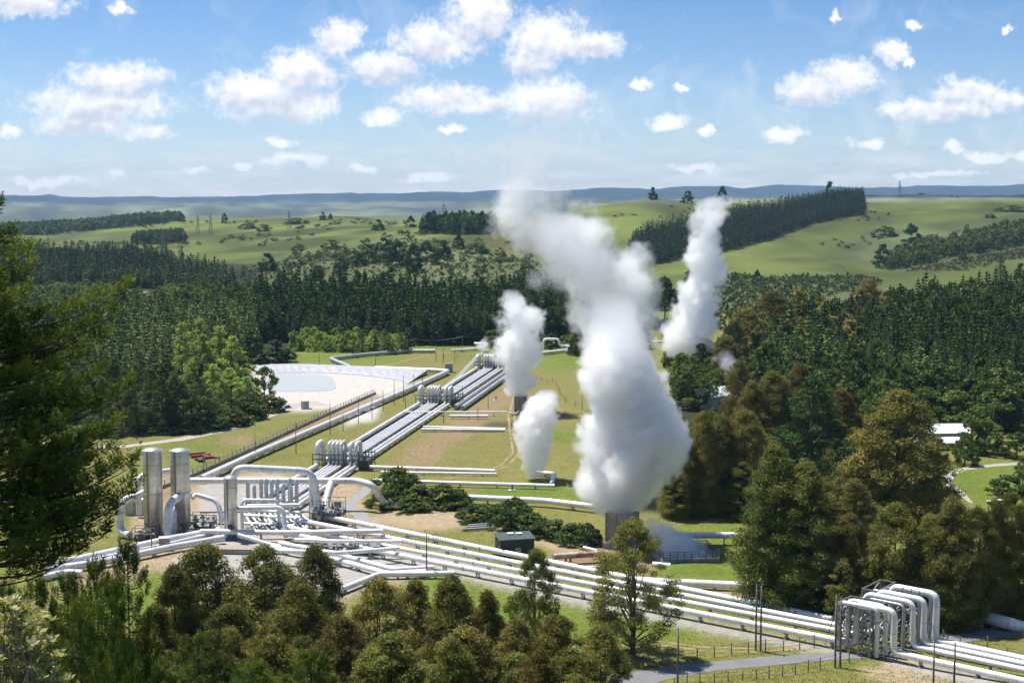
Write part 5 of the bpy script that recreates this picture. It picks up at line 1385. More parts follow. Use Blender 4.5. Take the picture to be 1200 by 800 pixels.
wood('hill_plantation_forest', [(735,306),(752,312),(800,304),(862,292),(905,280),(950,263),(985,256),(1013,252),(1012,232),(985,232),(960,238),(930,243),(900,247),(862,254),(845,262),(800,268),(760,276),(742,290)], 5.1, 1300, 2300, 17, 7.8, lambda i: mass_conifer(i, 8, 5, 2), M['pine_dark'], 91)
wood('ridge_forest', [(-300,276),(-300,262),(0,267),(60,264),(120,262),(170,258),(212,256),(212,260),(160,266),(90,272),(60,276)], 14, 2400, 3500, 17, 15, mass_round, M['pine'], 92)
wood('pasture_copse_forest', [(156,286),(160,279),(185,276),(214,276),(216,284),(190,287)], 9, 1500, 2300, 12, 11, mass_round, M['bush'], 93)
wood('hill_wood_forest', [(492,274),(500,270),(530,269),(580,270),(582,274),(540,276)], 6.5, 1250, 1900, 19, 9, mass_round, M['pine'], 94)
wood('right_copse_forest', [(1035,318),(1050,300),(1080,292),(1120,285),(1160,276),(1215,262),(1215,284),(1160,296),(1110,302),(1070,314)], 8.0, 1150, 2000, 13, 10, mass_round, M['bush'], 95)
wood('scrub', [(255,350),(270,318),(330,304),(420,290),(470,280),(560,288),(620,305),(690,315),(700,356),(600,362),(420,362)], 9.0, 880, 1500, 2.2, 4.5, mass_scrub, M['scrub'], 96, hv=.7)
wood('scrub', [(806,356),(806,320),(900,324),(1010,324),(1036,332),(980,346),(900,366),(850,390),(806,380)], 8.0, 700, 1350, 3.2, 5.5, mass_scrub, M['bush'], 97, hv=.7)
wood('scrub', [(1060,318),(1085,312),(1130,304),(1200,292),(1210,300),(1130,318)], 6, 1100, 1500, 2.4, 4.5, mass_scrub, M['scrub'], 98, hv=.7)
wood('undergrowth', [(785,520),(800,510),(880,515),(1000,500),(1060,510),(1060,540),(1000,560),(1090,600),(1060,616),(985,612),(900,600),(790,596)], 6.0, 300, 640, 6.5, 7.5, mass_round, M['bush'], 99, hv=.8)
wood('mixed_forest', [(890,452),(905,428),(960,432),(1040,452),(1130,468),(1240,470),(1240,494),(1140,492),(1060,496),(1020,510),(940,520),(890,530)], 7.0, 400, 640, 13, 10.5, lambda i: mass_round(i, 34, 40), M['broad'], 101, hv=.5)
wood('mixed_forest', [(850,450),(870,412),(930,388),(1000,390),(1090,406),(1000,440),(930,432)], 13.0, 480, 1000, 19, 12, lambda i: mass_round(i, 34, 40), M['euc_brown'], 102, hv=.4)
wood('mixed_forest', [(960,420),(1000,385),(1100,372),(1220,380),(1220,430),(1100,440)], 12.0, 480, 900, 20, 12, lambda i: mass_round(i, 34, 40), M['broad'], 103, hv=.4)
wood('mixed_forest', [(785,440),(800,412),(850,420),(880,440),(875,462),(820,466),(790,470)], 8.0, 440, 680, 9, 9, lambda i: mass_round(i, 34, 40), M['broad'], 104, hv=.5)
wood('mixed_forest', [(30,440),(100,385),(180,360),(300,366),(320,390),(230,400),(120,430)], 21.0, 520, 1000, 17, 12, lambda i: mass_round(i, 34, 40), M['broad'], 105, hv=.5)
wood('mixed_forest', [(20,352),(60,340),(140,338),(146,350),(190,352),(200,338),(300,342),(330,356),(300,366),(20,366)], 9.0, 800, 1300, 7, 9, lambda i: mass_round(i, 34, 40), M['broad'], 106, hv=.5)
wood('mixed_forest', [(340,412),(350,404),(470,405),(480,409),(420,414)], 5.5, 600, 720, 7.5, 6, lambda i: mass_round(i, 34, 40), M['poplar'], 107, hv=.6)
wood('mixed_forest', [(310,398),(400,380),(560,378),(650,380),(655,398),(560,400),(420,400)], 19.0, 640, 800, 21, 10, lambda i: mass_round(i, 34, 40), M['broad'], 112, hv=.4)
wood('mixed_forest', [(560,408),(600,400),(700,402),(700,409),(620,410)], 7.5, 600, 760, 7, 8, lambda i: mass_round(i, 34, 40), M['broad'], 108, hv=.6)
wood('scrub', [(690,312),(690,262),(760,240),(830,246),(900,232),(1000,234),(1200,230),(1200,290),(1000,300),(860,318)], 24, 1250, 2400, 3.0, 6, mass_round, M['bush'], 109, hv=.9, clump=.60)
wood('scrub', [(60,300),(60,284),(200,262),(420,258),(500,262),(600,262),(680,262),(680,300),(560,290),(400,276),(250,296)], 28, 1200, 3000, 4.5, 9, mass_round, M['bush'], 110, hv=.9, clump=.58)
wood('scrub', [(330,300),(420,286),(480,282),(560,290),(680,310),(690,340),(600,335),(420,330),(330,330)], 26, 950, 1500, 6.5, 8, mass_round, M['bush'], 111, hv=.8)
wood('undergrowth', [(60,640),(60,520),(100,512),(100,560),(96,640)], 6.0, 250, 450, 5, 6, mass_round, M['bush'], 100, hv=.6)
# --- trees standing by themselves on the hills
HT = [('small_dark', 443, 257, 14, 269.5, 'lone dark tree on the left skyline pasture, right of its middle'), ('small_dark', 263, 249, 8, 262, 'lone tall dark tree on the far left pasture'), ('small_dark', 213, 250, 9, 260, 'dark tree at the right tip of the dark far ridge'), ('small_broad', 309, 262, 20, 271, 'dark bushy tree in the middle of the left pasture'),
 ('small_broad', 290, 260, 24, 268, 'low wide clump on the left pasture beside the bushy tree'), ('small_broad', 348, 255, 30, 262.5, 'wide low clump on the skyline pasture'), ('small_dark', 378, 248, 8, 258, 'small dark tree pricking the skyline left of the lone dark one'), ('small_dark', 387, 250, 7, 258, 'smallest dark tree on the skyline left of the lone dark one'),
 ('small_dark', 481, 253, 12, 266, 'dark tree at the left of the hill wood'), ('small_dark', 503, 248, 22, 274, 'tallest round dark tree in front of the hill wood'), ('small_dark', 538, 274, 16, 292, 'dark tree below the hill wood'), ('small_broad', 558, 283, 30, 297, 'wide dark bush below the hill wood at the right'), ('small_dark', 512, 295, 16, 310, 'dark tree low on the scrubby slope right of its middle'),
 ('small_broad', 450, 277, 40, 305, 'wide dark clump in the middle of the scrubby slope'), ('small_dark', 468, 282, 28, 312, 'dark clump right of the wide one on the scrubby slope'), ('small_broad', 432, 284, 26, 308, 'bushy clump left of the wide one on the scrubby slope'), ('small_dark', 485, 285, 24, 320, 'dark tall clump on the scrubby slope leaning to the right'), ('small_dark', 500, 283, 26, 306, 'round dark clump near the top of the scrubby slope'), ('small_dark', 520, 281, 20, 303, 'dark clump at the right top of the scrubby slope'),
 ('small_dark', 399, 300, 20, 322, 'dark tree left of the centre of the scrubby slope'), ('small_broad', 418, 292, 24, 312, 'bushy tree in the left half of the scrubby slope'), ('small_dark', 372, 312, 26, 342, 'big dark clump low on the left of the scrubby slope'), ('small_dark', 313, 296, 24, 318, 'dark clump at the left end of the scrubby slope'), ('small_broad', 350, 285, 20, 294, 'bushes in a line on the left pasture edge'),
 ('small_broad', 388, 280, 26, 292, 'bushes in a line on the middle pasture edge'), ('small_dark', 612, 312, 14, 328, 'lone dark tree near the top of the slope behind the tall slim plume'), ('small_broad', 588, 300, 30, 306, 'green bushes high on the slope left of the big drifting cloud'), ('small_dark', 330, 318, 18, 330, 'dark tree just above the left end of the conifer wood'),
 ('small_dark', 765, 219, 12, 228, 'lone tree crowning the smooth green knoll'), ('small_dark', 806, 223, 16, 240, 'dark tree on the saddle right of the smooth knoll'), ('small_dark', 846, 218, 12, 233, 'wispy tree on the skyline above the right-hand plume'), ('small_dark', 972, 212, 14, 228, 'taller tree sticking out of the top of the hill plantation'),
 ('small_dark', 1034, 285, 24, 314, 'big dark tree at the foot of the right-hand pasture'), ('small_dark', 1068, 262, 24, 284, 'dark tree in the middle of the right-hand pasture'), ('small_broad', 1036, 264, 34, 277, 'flat wide bush cluster on the right-hand pasture'), ('small_broad', 1092, 274, 22, 281, 'low bush right of the dark tree on the right-hand pasture'), ('small_broad', 1133, 262, 10, 276, 'small tree above the brown copse on the right'),
 ('small_dark', 1128, 294, 12, 305, 'lone dark tree on the low knoll at the right'), ('conifer', 1172, 299, 22, 334, 'spiky conifer standing above the right-hand wood on the knoll'), ('small_dark', 861, 318, 9, 330, 'small dark cypress, left of two below the right-hand pasture'), ('small_dark', 887, 316, 10, 330, 'small dark cypress, right of two below the right-hand pasture'), ('small_dark', 1196, 308, 16, 326, 'dark tree on the knoll at the right edge'),
 ('small_broad', 1080, 226, 12, 231, 'tiny bush on the right skyline'), ('small_broad', 1185, 240, 40, 248, 'dark bush strip high on the right-hand hill'), ('small_broad', 1160, 250, 16, 255, 'small bush patch on the right-hand hill'), ('small_dark', 783, 380, 16, 402, 'dark tree at the foot of the right-hand plume'), ('small_dark', 745, 372, 34, 408, 'dark leafless-looking tree half veiled by the drifting steam'),
 ('small_dark', 690, 360, 40, 408, 'dark tree behind the drifting steam cloud'), ('small_dark', 712, 350, 44, 404, 'brownish dark tree behind the thickest drifting steam'), ('small_dark', 778, 325, 50, 385, 'dark tall tree between the two big plumes'), ('small_dark', 640, 345, 46, 404, 'leafy dark tree right of the slim plume, ending the conifer wood'), ('small_broad', 690, 388, 30, 408, 'green bush below the drifting steam at the field edge'), ('small_broad', 770, 330, 60, 362, 'broad dark bush mass behind the gap between the plumes')]
CREST = {765: 1990, 806: 1960, 846: 2130, 972: 2080, 1080: 2350}       # trees on the skyline stand on the crest itself
for k, px, ty, w, b, lab in HT: tree(k, px, ty, w, lab, base=None if px in CREST else b, d=CREST.get(px), cat='tree')
# ------------------------------------------------------------------ the nearest plants
def needle_shoots(rng, base, axis, length, n, nl, nw):
    """brushes of needles: each shoot gets n needles swept forward along its axis"""
    k = len(base); b = np.repeat(base, n, 0); a = np.repeat(unit(axis), n, 0); ln = np.repeat(length, n)
    s = rng.random(k * n)
    rnd = rng.normal(size=(k * n, 3)); side = unit(rnd - a * (rnd * a).sum(1, keepdims=True))
    fwd = .45 + .75 * s[:, None]
    d = unit(a * fwd + side)
    L = nl * (.7 + .5 * rng.random(k * n)) * (1.05 - .35 * s)
    P = b + a * (ln * s)[:, None] + d * (L * .5)[:, None]
    V = kites(P, d, rng.normal(size=(k * n, 3)), L, np.full(k * n, nw))
    return V, s
def near_pine(seed, h, rad, tips, nrand, step=.13, shoot=.24, nn=30, nl=.115, nw=.011, t0=.12, tw=1.0, trunk=.2):
    rng = np.random.default_rng(seed)
    segs = [bough(rng, (0, 0, -.4), (0, 0, h), trunk, .02, 12, .006)]
    ends = [np.array(t, float) for t in tips]
    for i in range(nrand):
        t = t0 + (1 - t0) * (i / nrand); a = i * 2.399 + rng.normal(0, .3)
        R1 = rad * (1 - t ** 1.6) ** .75 * (.72 + .4 * rng.random()) + .12
        ends.append(np.array([math.cos(a) * R1, math.sin(a) * R1, min(h, t * h + R1 * (.25 + .2 * t))]))
    B = []; A = []; Ln = []; T = []
    for e in ends:
        r = math.hypot(e[0], e[1]); z0 = max(.2, min(h * .97, e[2] - r * (.14 + .16 * rng.random())))
        st = np.array([0, 0, z0]); n = max(4, int(np.linalg.norm(e - st) / step))
        mid = st * .38 + e * .62 + np.array([0, 0, -.16 * r])
        pl = []
        bt = rng.normal(.4, .16)
        for i in range(n + 1):
            s = i / n; p = st * (1 - s) ** 2 + mid * 2 * s * (1 - s) + e * s * s
            pl.append((p, 0.006 + .022 * tw * (1 - s) * (r / 2.5 + .2)))
            if s < .22: continue
            tan = unit((mid - st) * (1 - s) + (e - mid) * s); sd = unit(np.cross(tan, [0, 0, 1]))
            for q in (-1, 1):
                if rng.random() < .12: continue
                tl = (.16 + .62 * rng.random()) * (1.15 - .75 * s) * min(1, r / 1.6 + .15) * tw
                dr = unit(tan * .75 + sd * q * (.5 + .5 * rng.random()) + np.array([0, 0, .18 + .35 * rng.random()]))
                m = max(1, int(tl / (step * 1.15)))
                pl2 = [(p, .007)]
                for j in range(m):
                    pp = p + dr * tl * (j + 1) / m + np.array([0, 0, .05 * (j / m) ** 2])
                    pl2.append((pp, .004))
                    B.append(pp - dr * .05); A.append(dr * .45 + np.array([0, 0, .8]) + rng.normal(0, .2, 3)); Ln.append(shoot * (.7 + .6 * rng.random())); T.append(bt + (.2 if j == m - 1 else -.1) + rng.normal(0, .1))
                if tl > .3: segs.append(pl2 if len(pl2) > 2 else [pl2[0], ((pl2[0][0] + pl2[-1][0]) / 2, .008), pl2[-1]])
        segs.append(pl)
        for q in range(3):
            B.append(e + rng.normal(0, .03, 3)); A.append(unit(e - mid) * .5 + np.array([0, 0, .8]) + rng.normal(0, .2, 3)); Ln.append(shoot * 1.3); T.append(bt + .2)
    B = np.array(B); A = np.array(A); Ln = np.array(Ln); T = np.array(T)
    V, s = needle_shoots(rng, B, A, Ln, nn, nl, nw)
    tint = np.clip(np.repeat(T, nn) + .22 * s + rng.normal(0, .1, len(s)), 0, 1)
    TV, TQ = tube_np(segs, 5)
    return TV, TQ, V, np.repeat(tint, 4), h, rad * 2
def big_pine():
    d = 26.0; x0 = (-52 - 600) / F * d
    base = Vector((x0, d, tz(x0, d)))
    tips = []
    for (px, py, dy) in [(12, 283, 0), (22, 330, .4), (30, 300, -.5), (45, 375, .2), (75, 388, .5), (143, 343, .1), (128, 372, -.3), (100, 392, .3), (118, 400, .5), (66, 430, .8), (92, 425, -.6), (120, 440, .4), (150, 455, .2), (136, 468, -.5), (108, 480, -.9),
       (138, 500, .7), (118, 515, -.7), (128, 535, .2), (152, 548, .1), (146, 572, .5), (150, 585, -.4), (132, 605, .6), (110, 590, -1.0), (122, 628, .2), (96, 648, -.3), (70, 662, .5), (50, 640, -1.1), (85, 560, -1.2), (70, 500, -1.3), (60, 460, -1.1), (40, 600, -1.3), (30, 540, -1.4), (25, 440, -1.0), (20, 400, -.8), (40, 520, -1.0), (55, 580, -.8), (20, 650, -1.2), (100, 540, -.6), (84, 470, -.2), (90, 610, -.2), (112, 560, .8), (76, 530, .9), (60, 610, 1.0), (35, 480, 1.0)]:
        q = PD(px, py, d + dy); tips.append((q.x - base.x, q.y - base.y, q.z - base.z))
    h = PD(-52, 225, d).z - base.z
    TV, TQ, V, tint, h, w = near_pine(11, h, 3.2, tips, 70, .15, .25, 26, .135, .021, .42)
    e = empty('pine_tree', base, 'big dark pine filling the left side, closest tree to the camera', 'tree')
    link('trunk', np_mesh('trunk', TV, TQ, [M['bark_dark']], smooth=True), e); link('crown', np_mesh('crown', V, quads(len(V) // 4), [M['near_pine']], tint), e)
big_pine()
PROTO['young_pine'] = []
for i in range(3):
    TV, TQ, V, tint, h, w = near_pine(30 + i, 6.0, 1.7, [], 84, .15, .26, 24, .15, .02, .05, .8, .08)
    PROTO['young_pine'].append((np_mesh('crown', V, quads(len(V) // 4), [M['near_pine']], tint), np_mesh('trunk', TV, TQ, [M['bark_dark']], smooth=True), h, w))
YP = [(158, 646, 52, 40, 'sunlit young pine with the tallest spike, just above the gum trees at the left'), (122, 668, 58, 39, 'sunlit young pine left of the tallest young spike'), (88, 684, 58, 38, 'sunlit young pine in the middle of the low row below the big pine'), (52, 690, 60, 37, 'young pine beneath the trunk side of the big pine'), (14, 694, 64, 36, 'young pine at the left edge under the big pine'), (138, 690, 50, 36, 'short young pine in front of the tallest young spike'), (100, 712, 56, 34, 'short young pine at the edge of the black shade')]
for px, ty, w, d, lab in YP:
    loc = ground_at(px, d); top = PD(px, ty, d)
    plant_at('young_pine', loc, top.z - loc.z, w * 1.7 * d / F, lab, 'tree', 'young pines below the big pine', 'young_pine')
for px, ty, w, d, lab in [(236, 752, 100, 84, 'dark green pine crown at the bottom edge between brown gum trees'), (366, 768, 96, 76, 'dark green pine crown rising into the bottom edge below the rusty gum'), (112, 748, 130, 62, 'black-green shaded pine crown in the bottom left shadow'), (176, 772, 110, 66, 'shaded dark pine crown at the bottom edge left of the gum row'), (60, 740, 130, 50, 'black-green pine crown behind the pale shrub'), (300, 782, 90, 72, 'dark pine tip just showing at the bottom edge')]:
    loc = ground_at(px, d); top = PD(px, ty, d)
    plant_at('young_pine', loc, top.z - loc.z, w * 1.3 * d / F, lab, 'tree', 'pine crowns at the bottom edge', 'pine_tree')
def pale_shrub():
    d = 9.0; rng = np.random.default_rng(5)
    c0 = PD(-30, 800, d); base = Vector((c0.x, d, tz(c0.x, d)))
    e = empty('flowering_shrub', base, 'pale yellow-green leafy shrub in the bottom left corner, very close', 'shrub')
    segs = []; C = []; A = []; Nn = []; T = []; S = []
    heads = [(12, 703), (30, 708), (5, 722), (40, 735), (22, 730), (60, 765), (50, 748), (10, 748), (30, 755), (0, 770), (20, 778), (45, 782), (66, 796), (78, 806), (30, 800), (8, 800), (55, 812), (-20, 715), (-30, 745), (-50, 730), (-15, 770), (-40, 780), (-70, 760), (40, 690 + 30)]
    for hx, hy in heads:
        for r in range(11):
            dd = d + rng.normal(0, .12); q = PD(hx + rng.normal(0, 9), hy + abs(rng.normal(0, 9)), dd)
            p = np.array([q.x - base.x, q.y - base.y, q.z - base.z])
            ax = unit(np.array([rng.normal(0, .35) + .12, rng.normal(0, .35), 1]))
            if r < 3: segs.append(bough(rng, (rng.normal(0, .1), rng.normal(0, .1), p[2] * .45), p - ax * .02, .012, .004, 6, .05, .1))
            t = np.clip(rng.normal(.55, .2), 0, 1)
            for l in range(11):
                a = l * 2.4 + rng.random(); sp = .45 + .6 * rng.random()
                X = np.cross(ax, [0, 1, 0]); X = X / np.linalg.norm(X); Yv = np.cross(ax, X)
                dv = unit((X * math.cos(a) + Yv * math.sin(a)) * sp + ax * (.75 - .05 * l))
                ll = .062 * (.6 + .6 * rng.random())
                C.append(p + dv * ll * .5 + rng.normal(0, .004, 3)); A.append(dv); Nn.append(ax + rng.normal(0, .3, 3)); T.append(np.clip(t + rng.normal(0, .15), 0, 1)); S.append(ll)
    V = kites(np.array(C), np.array(A), unit(np.array(Nn)), np.array(S), np.array(S) * .42)
    for i in range(5): segs.append(bough(rng, (0, 0, -.2), (rng.normal(0, .2), rng.normal(0, .2), 1.6), .04, .012, 6, .05))
    TV, TQ = tube_np(segs, 5)
    link('stem', np_mesh('stem', TV, TQ, [M['bark_pale']], smooth=True), e)
    link('foliage', np_mesh('foliage', V, quads(len(V) // 4), [M['shrub']], np.repeat(np.array(T), 4)), e)
pale_shrub()

# ------------------------------------------------------------------ poles, wires, fences
def pole(label, px, base_py, top_py, w=.26, twin=False, arm=False, group=None, d=None):
    b = PG(px, base_py) if d is None else ground_at(px, d)
    h = PD(px, top_py, b.y).z - b.z
    e = empty('power_pole', b, label, 'pole', group)
    MB().lathe(b, [(w / 2 * 1.1, -.3), (w / 2, h * .5), (w / 2 * .7, h), (.01, h + .02)], 10).put('post', M['wood'], e, b)
    if twin:
        q = b + Vector((.75, .1, 0)); MB().lathe(q, [(w / 2 * 1.1, -.3), (w / 2, h * .5), (w / 2 * .8, h * .97), (.01, h * .97 + .02)], 10).put('post', M['wood'], e, q)
        for t in (.3, .62, .9): MB().bar(b + Vector((-.1, 0, h * t)), q + Vector((.1, 0, h * t)), .12).put('brace', M['wood'], e, b + Vector((0, 0, h * t)))
    if arm:
        ca = MB().bar(b + Vector((-.9, -.12, h * .95)), b + Vector((.9, -.12, h * .95)), .12).put('crossarm', M['wood'], e, b + Vector((0, 0, h * .95)))
        for s in (-.8, 0, .8): MB().lathe(b + Vector((s, -.12, h * .95 + .06)), [(.05, 0), (.08, .08), (.04, .2), (.01, .22)], 8).put('insulator', M['pale_concrete'], ca, b + Vector((s, -.12, h * .95)))
    return e
pole('tall dark pole in front of the steam mains at their left half', 500, 676, 625)
pole('twin timber pole in front of the steam mains at the tall gum pair', 885.5, 762, 684, .3, True)
pole('tall plain pole on the grass left of the asphalt road bend', 794, 805, 735, .3)
pole('twin timber pole right at the left edge of the road crossing', 978.5, 782, 697, .3, True)
pole('left of two black poles in front of the pipes below the road crossing', 1093, 822, 748, .26)
pole('right of two black poles in front of the pipes below the road crossing', 1117, 830, 752, .3)
pole('slim grey pole in front of the twin vessels', 178, 651, 595, .2)
PP = [(239, 553, 529), (299, 538, 507), (347, 532, 494), (387, 509, 472), (420, 496, 464), (436, 491, 461), (449, 482, 457), (462, 475, 445), (473, 470, 441), (475, 479, 464), (485, 463, 437), (495, 456, 434)]
for i, (px, b, t) in enumerate(PP): pole(['slim pole beside the long fat silver pipe, at the end nearest the tanks', 'slim pole beside the fat silver pipe, second out from the tanks', 'slim pole beside the fat silver pipe, third out from the tanks', 'slim pole beside the fat silver pipe, fourth out from the tanks', 'slim pole beside the fat pipe, level with the block hut', 'slim pole beside the fat pipe just past the block hut',
    'slim pole where the drain railing ends', 'slim pole right after the end of the drain railing', 'tallest slim pole by the pond corner, of a close pair', 'shorter slim pole of the close pair by the pond corner', 'slim pole by the fat pipe before the middle rack', 'slim pole by the fat pipe level with the middle rack'][i], px, b, t, .22, group='poles along the long fat pipe')
FP = [(440, 431, 414), (447, 413, 396), (486, 411, 396), (511, 424, 404), (519.5, 424, 403), (533, 426, 408), (374, 427, 412), (572, 479, 460), (560, 492, 477), (542, 470, 452), (682, 481, 459), (402, 505, 484), (520, 496, 478), (642, 401, 386), (615, 399, 386), (542, 410, 393)]
for i, (px, b, t) in enumerate(FP): pole(['far pole left of the bent pipe end', 'far pole holding the wires before the conifer wood, at the left', 'far pole in the middle of the wires before the conifer wood', 'left of two far poles above the corner hut', 'right of two far poles above the corner hut', 'far pole between corner hut and farthest rack', 'far pole standing behind the pond liner', 'lone pole on the bare strip right of the fat corridor pair',
   'short pole by the thin white pipe in the field', 'pole between the middle rack and the fat corridor pair', 'lone pole left of the biggest plume in the field', 'short pole among the four thin corridor pipes', 'short pole at the lower end of the fat corridor pair', 'far pole at the edge of the wood right of the slim plume', 'far pole hidden in the slim plume', 'far pole close to the small steam puff'][i], px, b, t, .22, arm=i in (1, 2), group='poles in the steam field')
def wires(label, pts, sag=1.2):
    e = empty('power_line', pts[0], label, 'power line')
    for off in (-.8, 0, .8):
        for a, b in zip(pts[:-1], pts[1:]):
            P = [a.lerp(b, i / 10) + Vector((off, 0, -sag * 4 * (i / 10) * (1 - i / 10))) for i in range(11)]
            MB().tube(P, .035, 5, False).put('wire', M['wire'], e, P[0])
tp = lambda px, b, t: (lambda q: Vector((q.x, q.y, PD(px, t, q.y).z)))(PG(px, b))
wires('thin sagging wires strung before the conifer wood behind the pond', [tp(447, 413, 397), tp(486, 411, 397), tp(542, 410, 394), tp(615, 399, 387)])
def fence(label, pix, hs, group='post and wire fences by the road'):
    pts = [PG(*q) for q in pix]
    e = empty('wire_fence', pts[0], label, 'fence', group)
    for p, h in zip(pts, hs): MB().lathe(p, [(.09, -.2), (.085, h), (.01, h + .03)], 8).put('post', M['post'], e, p)
    for t in (.35, .65, .92):
        m = MB()
        for (a, ha), (b, hb) in zip(zip(pts[:-1], hs[:-1]), zip(pts[1:], hs[1:])):
            m.bar(a + Vector((0, 0, ha * t)), b + Vector((0, 0, hb * t)), .03)
        m.put('wire', M['wire'], e, pts[0])
f1 = [(712, 789), (732, 785), (754, 781), (776, 779), (817, 772.5), (837, 769.5), (857, 767), (877, 765), (897, 763.5), (918, 762), (937, 760.5), (954, 758)]
fence('post and wire fence on the far side of the asphalt road, toward the steam mains', f1, [1.6 + .5 * R.random() for _ in f1])
f2 = [(790, 809), (805, 805), (820, 804), (837, 805), (853, 802), (870, 801), (886, 799), (901, 798), (917, 795), (932, 792), (947, 788), (961, 785), (995, 776), (1010, 772)]
fence('post and wire fence on the near side of the asphalt road', f2, [1.8 + .4 * R.random() for _ in f2])
f3 = [(1105, 749), (1110, 752), (1125, 755), (1140, 758), (1157, 761), (1180, 768), (1205, 774)]
fence('short fence of stout posts between the pipes and the road on the right', f3, [1.6, 1.2, 1.3, 1.1, 2.2, 1.3, 1.4])
f4 = [(120, 520), (160, 515.5), (200, 511), (240, 504), (270, 497), (300, 487)]
fence('low wire fence along the hedge side of the gravel path', f4, [1.2] * len(f4), None)

fence('dark curved post fence in the grass left of the biggest plume', [(652, 452), (656, 462), (663, 471), (674, 476), (690, 478), (702, 477)], [1.9] * 6, 'fences in the steam field')
fence('low dark fence in the grass right of the slim stack plume', [(620, 443), (627, 445), (634, 446), (641, 449), (648, 448)], [1.5] * 5, 'fences in the steam field')
fence('low fence across the grass in front of the far pipes, left of the farthest rack', [(505, 417), (520, 420), (536, 420), (552, 419)], [1.6] * 4, 'fences in the steam field')
for lab, px, py in [('small dark wellhead valve on the bare strip right of the fat corridor pair', 581, 469), ('small wellhead standing in the grass beside the slim stack', 625, 475), ('small wellhead at the field edge near the small bush', 700, 524), ('small wellhead in the grass below the long thin white pipe', 600, 575), ('small wellhead on the lawn between tower pipe and gum trees', 790, 603)]:
    b = PG(px, py); e = empty('wellhead', b, lab, 'wellhead', 'wellheads in the field')
    MB().box(b + Vector((0, 0, .12)), (1.6, 1.6, .24)).put('cellar_slab', M['pale_concrete'], e, b)
    va = MB().lathe(b, [(.22, .2), (.22, .7), (.36, .72), (.36, .85), (.2, .87), (.2, 1.4), (.34, 1.42), (.34, 1.52), (.02, 1.55)], 12).put('valve', M['valve'], e, b + Vector((0, 0, .3)))
    MB().lathe(b + Vector((.3, -.1, 1.1)), [(.02, -.03), (.4, -.03), (.4, .03), (.02, .03)], 12, (1, 0, 0)).put('hand_wheel', M['rust'], va, b + Vector((.3, 0, 1.1)))
def pylon(label, px, base, top):
    b = ground_pix(px, base); h = max(10.0, PD(px, top, b.y).z - b.z); w = h * .16
    e = empty('lattice_pylon', b, label, 'pylon', 'lattice pylons on the left pasture')
    L4 = [Vector((sx * w / 2, sy * w / 2, 0)) for sx, sy in ((-1, -1), (1, -1), (1, 1), (-1, 1))]
    for q in L4: MB().bar(b + q, b + q * .12 + Vector((0, 0, h)), .35).put('leg', M['steel'], e, b + q)
    for i in range(4):
        a, c = L4[i], L4[(i + 1) % 4]
        for t0, t1 in ((0, .25), (.25, .5), (.5, .75)):
            k0, k1 = 1 - .88 * t0, 1 - .88 * t1
            MB().bar(b + a * k0 + Vector((0, 0, h * t0)), b + c * k1 + Vector((0, 0, h * t1)), .2).put('brace', M['steel'], e, b + a)
    for t in (.68, .8, .92): MB().bar(b + Vector((-w * .7, 0, h * t)), b + Vector((w * .7, 0, h * t)), .3).put('crossarm', M['steel'], e, b + Vector((0, 0, h * t)))
for lab, px, base, top in [('lattice pylon standing on the left pasture, left of a close pair', 232, 274, 252), ('lattice pylon on the left pasture, right of the close pair', 247, 276, 251), ('lattice pylon low before the left pasture, nearest the wood', 192, 304, 268), ('lattice pylon on the middle of the pasture skyline', 339, 268, 247), ('lattice pylon beside the hill wood', 520, 268, 239), ('lattice pylon far right on the hill skyline', 1054, 232, 212)]: pylon(lab, px, base, top)

# ------------------------------------------------------------------ buildings
def house(name, label, px, py, w, d, wall_h, roof_h, rz, wall, roof, win=2, mono=False, over=.35, group=None, cat='building'):
    b = PG(px, py); e = empty(name, b, label, cat, group)
    X = Vector((math.cos(rz), math.sin(rz), 0)); Y = Vector((-X.y, X.x, 0)); Z = Vector((0, 0, 1))
    m = MB()
    if mono: prof = [(-d / 2, wall_h), (d / 2, wall_h + roof_h)]
    else: prof = [(-d / 2, wall_h), (0, wall_h + roof_h), (d / 2, wall_h)]
    fr = [b + X * (-w / 2) + Y * y + Z * z for y, z in [(-d / 2, 0)] + prof + [(d / 2, 0)]]
    bk = [q + X * w for q in fr]; n = len(fr)
    m._add(fr + bk, [tuple(range(n))[::-1], tuple(range(n, 2 * n))] + [(i, (i + 1) % n, n + (i + 1) % n, n + i) for i in range(n)])
    m.put('wall', M[wall], e, b)
    m = MB()
    for (y0, z0), (y1, z1) in zip(prof[:-1], prof[1:]):
        sl = (z1 - z0) / (y1 - y0)
        a0 = y0 - (over if y0 == prof[0][0] else 0); a1 = y1 + (over if y1 == prof[-1][0] else 0)
        q = [b + X * s * (w / 2 + over) + Y * y + Z * (z0 + sl * (y - y0) + .2) for s, y in ((-1, a0), (1, a0), (1, a1), (-1, a1))]
        m.poly(q, .16)
    m.put('roof', M[roof], e, b + Z * wall_h)
    for i in range(win):
        c = b - Y * (d / 2 + .03) + X * (w * ((i + .5) / win - .5)) + Z * wall_h * .55
        wo = MB().box(c, (1.3, .08, 1.1), rz).put('window', M['glass'], e, c); m = MB()
        for s in (-1, 1): m.box(c + X * (s * .69) - Y * .02, (.09, .14, 1.28), rz); m.box(c + Z * (s * .6) - Y * .02, (1.28, .135, .09), rz)
        m.put('frame', M['white_paint'], wo, c)
    c = b - Y * (d / 2 + .04) + X * (w * .02) + Z * 1.0
    do = MB().box(c, (1.1, .1, 2.0), rz).put('door', M['clad_grey'], e, c)
    MB().box(c + X * .4 - Y * .08, (.14, .06, .05), rz).put('handle', M['dark_steel'], do, c + X * .4)
    return e
